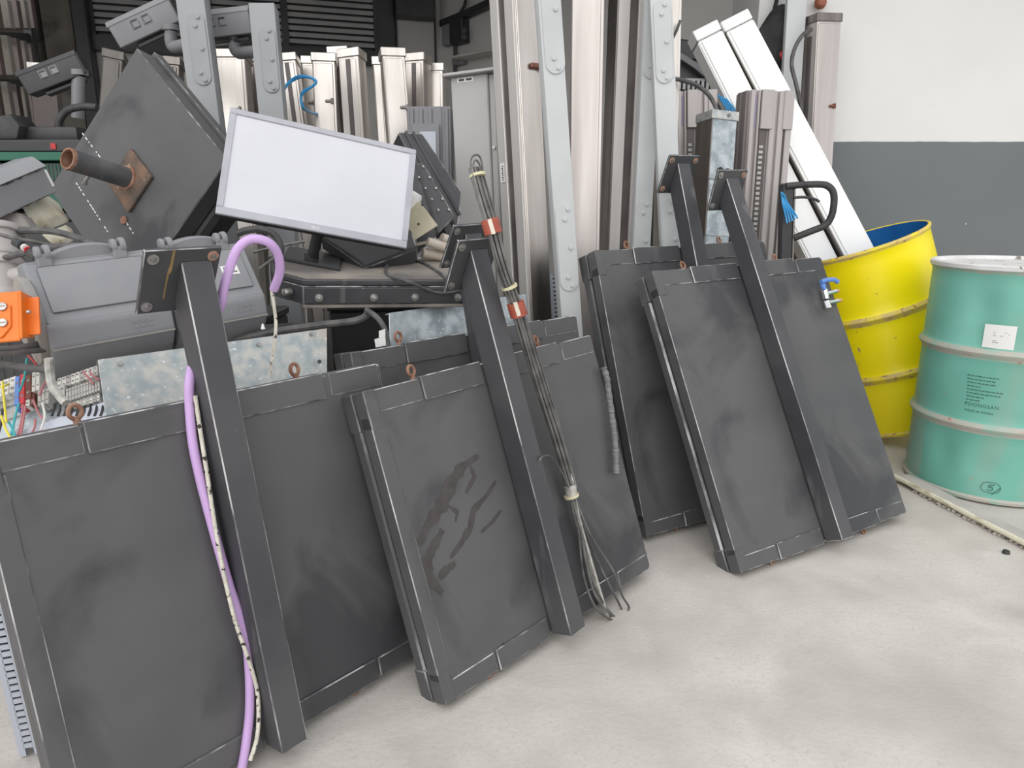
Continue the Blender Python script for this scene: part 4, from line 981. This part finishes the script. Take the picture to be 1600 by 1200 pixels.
# grey plastic pipe fitting at far left
R = root('pipe_fitting', 'grey plastic pipe fitting with collars at the far left edge', 'pipe', Matrix.Translation(PY(8, 470, 1.9)))
p0, p1 = PY(6, 474, 1.88), PY(-2, 360, 1.98)
dz = (p1-p0)
part('pipe', MB().cyl(p0, p1, .052, n=32), 'pvc', R, world=True)
for f, r in ((.05, .060), (.48, .060), (.62, .056), (.95, .062)): part('collar', MB().cyl(p0+dz*(f-.045), p0+dz*(f+.045), r, n=32, bev=.005), 'pvc', R, world=True)
part('side_port', MB().cyl(PY(20, 432, 1.9), PY(44, 428, 1.9), .022, n=20, bev=.003).cyl(PY(40, 430, 1.9), PY(46, 429, 1.9), .028, n=20, bev=.003), 'pvc', R, world=True)
# cables over the heap at left
for lab, m, r, p in (
    ('black cable arching from the left edge down to the left housing', 'greyrubber', .009, [(-10, 362, 1.98), (40, 360, 1.97), (85, 362, 1.95), (130, 375, 1.92), (165, 392, 1.88), (182, 402, 1.85)]),
    ('black cable lying lower across the left housing top', 'greyrubber', .008, [(0, 405, 1.9), (40, 395, 1.88), (80, 387, 1.86), (120, 384, 1.85), (155, 391, 1.84), (178, 402, 1.82)]),
    ('thin grey cable over the pipe fitting', 'wire', .005, [(-5, 365, 1.86), (20, 372, 1.86), (55, 378, 1.88), (80, 384, 1.9)]),
    ('black cable curled behind the purple cable', 'rubber', .009, [(371, 365, 1.86), (385, 360, 1.86), (405, 358, 1.86), (425, 364, 1.86), (436, 378, 1.86), (438, 395, 1.86), (430, 410, 1.87)]),
    ('dusty black cable running from under the right housing to the dark gap', 'greyrubber', .010, [(365, 532, 1.90), (430, 518, 1.93), (500, 508, 1.97), (550, 502, 2.0), (570, 495, 2.02), (575, 486, 2.04)]),
    ('dark cable dropping behind the hidden sign panel with a paper tag', 'greyrubber', .008, [(572, 484, 2.02), (588, 495, 2.0), (600, 512, 1.99), (605, 532, 1.98), (606, 545, 1.97)]),
    ('thin lead under the monitor stand', 'wire', .004, [(395, 394, 2.0), (430, 386, 2.02), (476, 377, 2.05)]),
    ('thin lead hanging by the purple cable loop', 'wire', .003, [(405, 420, 1.9), (418, 410, 1.92), (430, 402, 1.94), (440, 396, 1.96)])):
    cable('loose_cable', lab, 'cable', p, r, m)
R = root('cable_connector', 'black and white cable plug lying behind the left housing', 'connector', Matrix.Translation(PY(46, 398, 1.84)))
for (a, b, m, r) in (((24, 378), (34, 384), 'rubber', .011), ((34, 384), (40, 388), 'whitep', .009), ((40, 388), (44, 391), 'redp', .008), ((44, 391), (58, 402), 'rubber', .012), ((58, 402), (64, 408), 'whitep', .009)):
    part('plug_segment', MB().cyl(PY(*a, 1.84), PY(*b, 1.83), r, n=14), m, R, world=True)
R = root('paper_tag', 'two small white paper tags hanging on the dark cable', 'tag', Matrix.Translation(PY(596, 540, 1.96)))
part('tag', MB().plate([PY(585, 530, 1.955), PY(602, 526, 1.955), PY(603, 540, 1.955), PY(587, 543, 1.955)], (0, 1, 0), .001), 'paper', R, world=True)
part('tag', MB().plate([PY(592, 517, 1.965), PY(602, 514, 1.965), PY(602, 526, 1.965), PY(592, 528, 1.965)], (0, 1, 0), .001), 'paper', R, world=True)
c = PY(411, 514, 1.86)
single('white_plastic_cap', 'tiny white pointed cap below the right housing', 'cap', MB().cyl(c, c+Vector((0, 0, .014)), .006, .002, n=12), 'whitep')

# ---- bolted flat black box (display unit) in the heap
P0 = PY(474, 476, 2.05); P1 = PY(735, 474, 2.22)
xd = (P1-P0); Lb = xd.length; xd.normalize(); zd = Vector((0, 0, 1)); zd = (zd-xd*zd.dot(xd)).normalized(); yd = zd.cross(xd)
yd = (yd*cos(radians(7))+zd*sin(radians(7))).normalized(); zd = xd.cross(yd)
MFB = Matrix((xd, yd, zd)).transposed().to_4x4(); MFB.translation = P0
R = root('flat_display_box', 'flat black bolted box with dusty lid carrying the monitor stand', 'display box', MFB)
hb_ = .072; dpt = .34
part('body', MB().prism([(0, 0), (Lb, 0), (Lb, dpt), (-.075, dpt), (-.075, .10)], 0, hb_-.018, 'z', bev=.003, wi=1), ['blackd', 'wear'], R)
part('lid', MB().prism([(.0, -.003), (Lb, -.003), (Lb, dpt), (-.078, dpt), (-.078, .099)], hb_-.016, hb_, 'z', bev=.003), ['blackd'], R)
part('lid_top', MB().prism([(.01, .008), (Lb-.008, .008), (Lb-.008, dpt-.01), (-.066, dpt-.01), (-.066, .108)], hb_, hb_+.0015, 'z'), 'dust', R, label='dust covered top')
part('lower_lip', MB().prism([(-.002, -.006), (Lb, -.006), (Lb, .05), (.0, .05)], -.010, 0, 'z', bev=.002), 'dust', R)
part('front_plate', MB().box(.004, Lb, -.008, -.0005, .004, hb_-.022, bev=.0015), 'blackd', R)
for f in (.085, .40, .645, .91):
    x = f*Lb
    part('bolt', MB().cyl((x, -.008, .022), (x, -.012, .022), .0115, n=18).cyl((x, -.011, .022), (x, -.021, .022), .0075, .006, n=14, bev=.002), 'zinc', R)
for y in (.03, .045): part('side_bolt', MB().cyl((-.03, y, .03), (-.052, y-.016, .03), .009, n=12, bev=.002), 'zinc', R)

def LZ(u, v, zl):
    I = MFB.inverted(); o = I @ CO; d = I.to_3x3() @ ray(u, v)
    return MFB @ (o + d*((zl-o.z)/d.z))
P = [LZ(u, v, hb_+.0065) for u, v in ((728, 434), (704, 438), (684, 424), (660, 410), (635, 406), (610, 411), (602, 422), (612, 432), (640, 441))]
P += [PL(MFB, u, v, -.010) for u, v in ((668, 453), (694, 458), (722, 452))]
single('loose_cable', 'thin dark lead looping over the bolted flat box', 'cable', MB().tube(P, .0045, n=8), 'greyrubber')
# ---- monitor on its stand
MMn = pose((-.834, 2.086, 1.05), 21.2, -20.6, 12.1)
R = root('monitor', 'flat screen monitor with a blank pale screen, tilted on its stand', 'monitor', MMn)
mw, mh = .545, .322
part('back_shell', MB().box(0, mw, .004, .030, 0, mh, bev=.004, seg=2).box(.1, mw-.1, .03, .055, .04, mh-.06, bev=.012, seg=2), 'dark', R)
bz = .0175
mb = MB().box(0, mw, -.006, .006, mh-bz, mh, bev=.002).box(0, mw, -.006, .006, 0, bz*1.35, bev=.002).box(0, bz, -.006, .006, bz*1.35, mh-bz, bev=.0).box(mw-bz, mw, -.006, .006, bz*1.35, mh-bz, bev=.0)
part('bezel', mb, 'bezel', R)
part('screen', MB().box(bz*.9, mw-bz*.9, -.002, .003, bz*1.2, mh-bz*.9), 'screen', R)
lg = MB().text('LG', .009, M=Matrix.Translation((.273, -.0062, .0075)) @ Matrix.Rotation(pi/2, 4, 'X'), th=.0003).torus((.267, -.0064, .0108), (0, 1, 0), .0036, .0009, n=16, m=5)
part('logo', lg, 'whitep', R)
fz = hb_+.0025
q = [LZ(u, v, fz) for u, v in ((441, 407), (531, 424), (534, 402), (452, 389))]
zn = MFB.to_3x3() @ Vector((0, 0, 1))
part('stand_base', MB().plate(q, zn, .010, bev=.002), 'dark', R, world=True)
ft = LZ(487, 405, fz+.008)
hd = MMn @ Vector((.285, .034, .03))
part('neck', MB().tube([hd, ft.lerp(hd, .5)+Vector((0, .004, 0)), ft], .0165, n=16, smooth=4).cyl(ft, ft+zn*.02, .022, n=18), 'dark', R, world=True)

# ---- big black box with the rusty pipe
MK = pose((-1.633, 2.643, 1.126), -25.8, -14.8, 39.4); s = .6
R = root('display_cabinet', 'large square black box tilted on its corner, rusty pipe stub on it', 'display box', MK)
part('back_cover', MB().box(0, s, .0, .06, 0, s, bev=.003, wi=1), ['black', 'wearb'], R)
part('front_frame', MB().box(-.012, s+.012, .064, .10, -.012, s+.012, bev=.003, wi=1), ['black', 'wearb'], R)
part('display_body', MB().box(.03, s-.03, .10, .22, .03, s-.03, bev=.02), 'black', R)
mb = MB(); I = MK.inverted()
for (ua, va), (ub2, vb2), n_ in (((117, 282), (175, 372), 16), ((131, 211), (160, 250), 7), ((196, 345), (213, 372), 4)):
    A, B_ = I @ PL(MK, ua, va, 0), I @ PL(MK, ub2, vb2, 0)
    for k in range(n_):
        if random.random() < .8:
            q = A.lerp(B_, (k+random.uniform(-.2, .2))/n_); l = random.uniform(.003, .009)
            mb.box(q.x-l, q.x+l, -.0012, .001, q.z-.0016, q.z+.0016)
part('rivet_seam', mb, 'whitep', R, label='white flecked seam')
I = MK.inverted()
fc = PL(MK, 206, 283, 0); fl = I @ fc
part('flange', MB().box(fl.x-.075, fl.x+.075, -.012, 0, fl.z-.075, fl.z+.075, bev=.0025), 'rusty_dark' if 'rusty_dark' in M_ else 'rust', R, label='square rusty flange')
tip = I @ PL(MK, 112, 257, -.0)
# pipe runs out square to the plate; its length follows the photograph
fpx = lambda L: MK @ Vector((fl.x-.012, -L, fl.z-.0))
bestL = min((abs((lambda p: 800+FPX*p.x/((p-CO).dot(Vector((0, CP, -SP)))))(fpx(k*.01))-112), k*.01) for k in range(5, 60))[1]
Lp = bestL
mb = MB().cyl((fl.x-.012, -.01, fl.z), (fl.x-.012, -Lp+.066, fl.z), .033, n=32).lathe([(.033, -.067), (.033, 0), (.0345, .004), (.033, .012), (.0275, .012), (.0275, -.06), (0, -.06)], n=32, M=Matrix.Translation((fl.x-.012, -Lp, fl.z)) @ Matrix.Rotation(pi/2, 4, 'X'), mis=[0, 1, 1, 1, 1, 1])
part('pipe_stub', mb, ['pipe' if 'pipe' in M_ else 'blackd', 'rust'], R, label='black pipe stub with rusty mouth')
part('weld_bead', MB().torus((fl.x-.012, -.013, fl.z), (0, 1, 0), .035, .006, n=28), 'rust', R)
part('set_screw', MB().cyl((fl.x-.012, -Lp*.62, fl.z-.03), (fl.x-.014, -Lp*.62, fl.z-.062), .005, n=10).cyl((fl.x-.014, -Lp*.62, fl.z-.058), (fl.x-.014, -Lp*.62, fl.z-.068), .009, n=8), 'zinc', R)
part('rusty_bolt', MB().cyl((fl.x+.07, .0, fl.z-.11), (fl.x+.07, -.006, fl.z-.11), .014, n=14, bev=.002), 'rust', R)

# ---- black boxes right of the monitor
def slab3(name, label, cat, q, Ys, th, m, bev=.004, wear=True, extra=None):
    P = [PY(u, v, y) for (u, v), y in zip(q, Ys)]
    n = (P[1]-P[0]).cross(P[3]-P[0]).normalized()
    if n.y < 0: n = -n
    lo = min(P, key=lambda p: p.z)
    R = root(name, label, cat, Matrix.Translation(lo))
    part('panel', MB().plate(P, n, th, bev=bev, wi=1 if wear else None), [m, 'wear'], R, world=True)
    return R, P, n
yc = LZ(571, 418, hb_+.006).y
R, P, n = slab3('display_box', 'black box edge poking out under the right half of the monitor', 'display box', [(500, 369), (640, 350), (652, 388), (571, 418)], (yc+.14, yc+.22, yc+.12, yc), .05, 'blackd')
part('rim', MB().tube([P[0]-n*.006, P[3]-n*.006, P[2]-n*.006], .006, n=4, smooth=1), 'dark', R, world=True)
R, P, n = slab3('display_box', 'thick black layered box leaning left of the lidded grey cabinet', 'display box', [(622, 206), (660, 208), (722, 300), (712, 392)], (2.74, 2.78, 2.72, 2.62), .10, 'blackd', .005)
for f in (.3, .6):
    A = P[0].lerp(P[1], f); B_ = P[3].lerp(P[2], f)
    part('ridge', MB().tube([A-n*.004, B_-n*.004], .007, n=4, smooth=1), 'dark', R, world=True)
R, P, n = slab3('screwed_plate', 'black plate with rounded corner and small screws, behind the monitor edge', 'plate', [(640, 254), (662, 254), (712, 338), (650, 400)], (2.62, 2.64, 2.58, 2.52), .03, 'blackd', .006)
for k in range(5):
    c = P[1].lerp(P[2], .08+k*.2)-(P[1]-P[0]).normalized()*.012 - n*.001
    part('screw', MB().cyl(c, c-n*.004, .004, n=10), 'zinc', R, world=True)
    c = P[1].lerp(P[2], .08+k*.2)-(P[1]-P[0]).normalized()*.05 - n*.001
    if k: part('screw', MB().cyl(c, c-n*.004, .0035, n=10), 'zinc', R, world=True)
part('ridge', MB().tube([P[1].lerp(P[0], .55)-n*.004, P[2].lerp(P[3], .45)-n*.004], .005, n=4, smooth=1), 'dark', R, world=True)
P = [PY(u, v, y) for u, v, y in ((636, 320, 2.48), (656, 315, 2.48), (684, 352, 2.44), (640, 380, 2.42))]
n = (P[1]-P[0]).cross(P[3]-P[0]).normalized(); n = n if n.y > 0 else -n
R = root('yellowed_plate', 'yellowed metal mounting plate with holes at the right edge of the monitor', 'plate', Matrix.Translation(P[3]))
part('plate', MB().plate(P, n, .004, bev=.001), 'yellowed', R, world=True)
for u, v in ((654, 350), (660, 320)):
    d = ray(u, v); c = CO+d*((P[0]-CO).dot(n)/d.dot(n)); part('hole', MB().cyl(c-n*.001, c+n*.001, .004, n=10), 'rubber', R, world=True)
c = PY(645, 306, 2.50)
single('white_cup', 'white plastic cup cap poking out right of the monitor', 'cap', MB().lathe([(0, -.05), (.030, -.05), (.032, .0), (.028, .012), (.0, .016)], n=28, M=Matrix.Translation(c) @ Matrix.Rotation(radians(25), 4, 'Y')), 'whitep')
R0 = None
for k, (lab, a, b, r, m) in enumerate((('cream tube stub on top of the small heap right of the monitor', (668, 378), (700, 388), .016, 'tubec'), ('short cream plastic coupling left in the small heap', (660, 395), (692, 400), .018, 'tubec'), ('flat whitish strip at the front of the small heap', (628, 402), (672, 407), .010, 'whitep'),
                          ('thin cream strip lying lowest in the small heap', (668, 418), (712, 416), .007, 'tubec'), ('dusty cream elbow beside the post head of the hidden panel', (690, 372), (712, 380), .018, 'tubec'), ('narrow cream batten under the tube stub', (650, 382), (690, 374), .007, 'tubec'))):
    Y_ = 2.42+.02*k
    single('plastic_tube' if r > .012 else 'plastic_strip', lab, 'plastic piece', MB().cyl(PY(*a, Y_), PY(*b, Y_+.03), r, n=18, bev=.003) if r > .012 else MB().tube([PY(*a, Y_), PY(*b, Y_+.03)], r, n=4, smooth=1), m)
R = root('slotted_duct', 'pale slotted wiring duct standing between the steel cabinet and pole arm', 'wiring duct', Matrix.Translation(PY(876, 500, 2.75)))
def ductM(P0, P1, yaw): return frameM(P0, P1, yaw)
for ob in [R]: bpy.data.objects.remove(ob)
def duct(label, B, T, yaw, w, n0=0):
    M = frameM(B, T, yaw); h = (T-B).length
    R = root('slotted_duct', label, 'wiring duct', M, None)
    part('back', MB().box(-w/2, w/2, .03, .034, 0, h), 'duct', R)
    mb = MB(); z = .02
    mb.box(-w/2, -w/2+.012, 0, .03, 0, h).box(-.004, .004, 0, .003, 0, h)
    while z < h-.01:
        mb.box(-w/2+.01, -.003, 0, .003, z, z+.011).box(.003, w/2, 0, .003, z, z+.011); z += .0165
    part('slotted_face', mb, 'duct', R)
    part('shadow_back', MB().box(-w/2+.012, w/2-.002, .026, .0295, 0.002, h-.002), 'dark', R, label='dark inside of the duct')
    return R
B, T = standline(873, 428, 2.86, 877, 490, 2.85, zb=.0)
duct('pale slotted wiring duct standing between the steel cabinet and pole arm', B, T, 0, .075)
# duct at the bottom left, lying against the nearest panel
B = PZ(58, 1178, FL+.004); T = PL(MA, -18, 860, .20)
duct('light grey slotted wiring duct leaning at the left side of the nearest panel', B, T, radians(18), .062)

# ---- left background
R = root('plastic_crate', 'green plastic crate with slotted sides at the left', 'crate', Matrix.Translation(PY(40, 330, 2.85)))
zc0, zc1 = PY(40, 330, 2.85).z, PY(40, 238, 2.85).z
xa, xb_ = PY(-70, 280, 2.85).x, PY(112, 280, 2.85).x
mb = MB()
O = R.matrix_world.translation if False else WM[R.name].translation
mb.box(xa-O.x, xb_-O.x, 0, .01, 0, zc1-zc0-.04).box(xa-O.x-.01, xb_-O.x+.01, -.012, .012, zc1-zc0-.03, zc1-zc0, bev=.003).box(xa-O.x, xb_-O.x, .38, .39, 0, zc1-zc0).box(xa-O.x, xa-O.x+.01, 0, .39, 0, zc1-zc0).box(xb_-O.x-.01, xb_-O.x, 0, .39, 0, zc1-zc0).box(xa-O.x, xb_-O.x, 0, .39, 0, .01)
part('crate_body', mb, 'crate', R)
mb = MB(); x = xa-O.x+.02
while x < xb_-O.x-.02:
    mb.box(x, x+.007, -.002, .0, .10, zc1-zc0-.04); x += .0135
part('slots', mb, 'rubber', R)
P = [PY(u, v, y) for u, v, y in ((30, 316, 2.2), (74, 304, 2.28), (92, 335, 2.26), (48, 352, 2.18))]
single('cream_block', 'soiled cream block with torn corner left of the tilted black box', 'block', MB().plate(P, (.1, .8, -.45), .05, bev=.004), 'foam')
P = [PY(u, v, y) for u, v, y in ((64, 366, 2.16), (102, 350, 2.24), (110, 368, 2.22), (80, 380, 2.14))]
single('cream_block', 'smaller soiled cream block below the torn one', 'block', MB().plate(P, (.1, .8, -.45), .03, bev=.003), 'foam')
# dark grey box at the left edge
P0 = PY(-40, 308, 2.02); P1 = PY(70, 262, 2.22)
xd = (P1-P0).normalized(); yd = Vector((-xd.y, xd.x, 0)).normalized(); zd = xd.cross(yd).normalized()
MX = Matrix((xd, yd, zd)).transposed().to_4x4(); MX.translation = P0
Lx = (P1-P0).length
R = root('grey_box', 'dusty dark grey metal box with chipped white corner at the left edge', 'box', MX)
part('body', MB().box(-.1, Lx, 0, .12, -.075, .0, bev=.004, wi=1), ['cast', 'wear'], R)
part('lid', MB().prism([(-.01, .004), (.13, .004), (.115, .026), (.03, .034)], -.1, Lx+.004, 'x', bev=.003), 'cast', R)
part('chip', MB().box(Lx-.006, Lx+.0015, -.001, .012, -.055, -.005), 'whitep', R)
P = [PY(u, v, y) for u, v, y in ((-20, 335, 2.12), (28, 330, 2.14), (46, 356, 2.12), (-20, 362, 2.1))]
single('grey_tray', 'grey plastic tray corner under the dark grey box', 'tray', MB().plate(P, (0, .9, -.3), .06, bev=.006), 'castd')
# shelf rack of pale boards, far left
ux = [(-25, 3.3), (48, 3.9)]
R = root('board_rack', 'dark rack of upright pale boards at the far left', 'rack', Matrix.Translation(PY(10, 240, 3.4)*1))
O = WM[R.name].translation; WM[R.name] = Matrix.Translation((O.x, O.y, FL)); R.matrix_world = WM[R.name]
for k in range(5):
    y = 3.35+.13*k; u0 = (-14, 4, 18, 30, 41)[k]
    for (vt, vb) in ((0, 45), (52+4*k, 118), (124+4*k, 200)):
        p = PY(u0+2, vt, y); q = PY(u0+2, vb, y)
        part('board', MB().box(p.x-.02, p.x+.02, y-.01, y+.02, q.z, p.z, bev=.002), 'wallleft' if k % 2 else 'brownsteel', R, world=True)
for v in (48, 121):
    part('shelf', MB().plate([PY(-40, v, 3.28), PY(-30, v+8, 3.28), PY(48, v+14, 4.0), PY(46, v+4, 4.0)], (0, .2, -1), .02), 'frame', R, world=True)
part('upright', MB().box(PY(48, 60, 4.0).x-.02, PY(48, 60, 4.0).x+.02, 3.98, 4.02, FL, PY(48, -40, 4.0).z), 'frame', R, world=True)
part('upright', MB().box(PY(-38, 60, 3.3).x-.02, PY(-38, 60, 3.3).x+.02, 3.28, 3.32, FL, PY(-38, -40, 3.3).z), 'frame', R, world=True)
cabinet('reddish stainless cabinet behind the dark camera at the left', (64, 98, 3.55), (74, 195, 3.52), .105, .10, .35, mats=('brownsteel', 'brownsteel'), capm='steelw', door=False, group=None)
ZC = PY(40, 238, 2.85).z
R = root('machine_base', 'black machine base with curved hose on the left shelf', 'machine', Matrix.Translation(PY(75, 235, 3.0)))
zz0, zz1 = ZC+.051, PY(75, 198, 3.0).z
p = PY(75, 220, 3.0)
part('base', MB().box(p.x-.12, p.x+.13, 2.98, 3.2, zz0, zz1, bev=.015, seg=2), 'dark', R, world=True)
part('hose', MB().tube([PY(u, v, 3.0) for u, v in ((152, 168), (128, 167), (106, 172), (94, 186), (92, 200), (102, 210))], .014, n=12), 'rubber', R, world=True)
R = root('dark_case', 'row of black cases on the shelf below the dark camera', 'case', Matrix.Translation(PY(40, 238, 2.9)))
p0 = PY(-60, 236, 2.9); p1 = PY(128, 236, 2.9)
part('case_body', MB().box(p0.x, p1.x, 2.9, 3.3, ZC+.001, ZC+.05, bev=.008), 'dark', R, world=True)
part('red_mark', MB().box(PY(80, 230, 2.9).x, PY(88, 230, 2.9).x, 2.896, 2.9, ZC+.015, ZC+.036), 'redp', R, world=True)
c = PY(18, 212, 2.95); c.z = ZC+.102
single('black_drill_case', 'black rounded tool case at the left edge above the green crate', 'case', MB().prism([(-.12, -.05), (.03, -.05), (.05, 0), (.02, .045), (-.12, .02)], -.02, .1, 'y', bev=.012, seg=2, M=Matrix.Translation(c)), 'rubber')
# blue wire loop hanging before the back row
for k in range(2):
    cable('blue_wire', 'blue wire of the loop hung before the steel cabinets', 'wire', [(436, 165-k*4, 3.10), (441, 145, 3.2), (452, 130-k*2, 3.3), (468, 121-k*2, 3.3), (484, 121, 3.3), (494, 127+k, 3.3), (488, 135, 3.3), (474, 143+k*2, 3.3), (470, 155, 3.3), (474, 167+k*2, 3.3), (484, 175, 3.45), (497, 178+k*2, 3.66)], .0055, 'bluew', group='blue wires in a loop before the cabinets')
# wall fittings on the inner walls
def fit(label, name, cat, u0, v0, u1, v1, off, d, m, bev=.006):
    A = PBW(u0, v1, off); Bp = PBW(u1, v0, off); Im = MW.inverted(); a, b = Im @ A, Im @ Bp
    return single(name, label, cat, MB().box(a.x, b.x, a.y, a.y+d, a.z, b.z, bev=bev, M=MW), m)
fit('dark control box above the grey door', 'control_box', 'box', 619, -30, 680, 24, .18, .13, 'dark')
def PSW(u, v, off):
    nS = Vector((sin(ang), -cos(ang), 0)); p = c1+nS*off; d = ray(u, v); return CO+d*((p-CO).dot(nS)/d.dot(nS))
R = root('conduit', 'dark pipe and cable tray climbing the inner side wall', 'pipe', Matrix.Translation(PSW(712, 110, .04)))
part('tray', MB().tube([PSW(690, 38, .05), PSW(720, 26, .05), PSW(760, 8, .05), PSW(800, -12, .05)], .035, n=4, smooth=1), 'dark', R, world=True)
part('vertical_pipe', MB().tube([PSW(711, 28, .04), PSW(711, 112, .04)], .014, n=10, smooth=1), 'dark', R, world=True)
part('cable', MB().tube([PSW(728, 0, .05), PSW(724, 12, .05), PSW(716, 24, .05), PSW(710, 30, .05)], .012, n=8), 'rubber', R, world=True)
R = root('switch_box', 'dark wall switch box beside the climbing pipe', 'box', Matrix.Translation(PSW(724, 72, .04)))
M5 = MS.copy(); I5 = M5.inverted()
def sw(u0, v0, u1, v1, o0, o1):
    a = I5 @ PSW(u0, v1, o0); b = I5 @ PSW(u1, v0, o0); return MB().box(min(a.x, b.x), max(a.x, b.x), -o1, -o0, min(a.z, b.z), max(a.z, b.z), bev=.006, M=M5)
part('box', sw(715, 30, 734, 72, .0, .09), 'dark', R, world=True)
part('left_box', sw(700, 34, 711, 74, .0, .07), 'cctv', R, world=True)
for v in (48, 58): part('knob', MB().cyl(PSW(725, v, .09), PSW(725, v, .11), .02, n=14), 'rubber', R, world=True)
single('junction_box', 'small dark junction box under the wall switch box', 'box', sw(714, 88, 731, 104, .0, .06), 'cctv')
p = sw(726, 82, 800, 92, .0, .16); single('wall_shelf', 'grey ledge with pale top on the inner side wall behind the lidded cabinet', 'shelf', p, 'wallin')

# added supports carrying the heap, coloured dark for the shaded gaps
def under(label, x0, x1, y0, y1, z1, m='dark', yaw=0, z0=FL):
    c = Vector(((x0+x1)/2, (y0+y1)/2, z0)); M = Matrix.Translation(c) @ Matrix.Rotation(radians(yaw), 4, 'Z')
    R = root('heap_support', label, 'case', M, 'added dark supports under the heap')
    w, d, h = (x1-x0)/2, (y1-y0)/2, z1-z0
    part('case_body', MB().box(-w, w, -d, d, .01, h-.03, bev=.006), m, R)
    part('case_lid', MB().box(-w-.006, w+.006, -d-.006, d+.006, h-.028, h, bev=.005), m, R)
    mb = MB()
    for k in range(9): mb.box(-w+.05+k*.04, -w+.075+k*.04, -d-.0015, -d+.001, h*.3, h*.7)
    part('vent', mb, 'rubber', R)
    return R
under('added support, dark as the shaded gap, under the grey cast housings', -1.22, -.66, 2.02, 2.24, .70, yaw=20)
under('added support, dark as the shaded gap, under the bolted flat box and monitor', -.62, -.14, 2.40, 2.58, .76, yaw=8)
under('added support, dark as the shaded gap, under the tilted black box', -1.75, -.85, 2.48, 2.72, .70)
under('added support, dark as the shaded gap, under the green crate and black cases', -2.3, -1.3, 2.86, 3.2, 1.04, yaw=0)
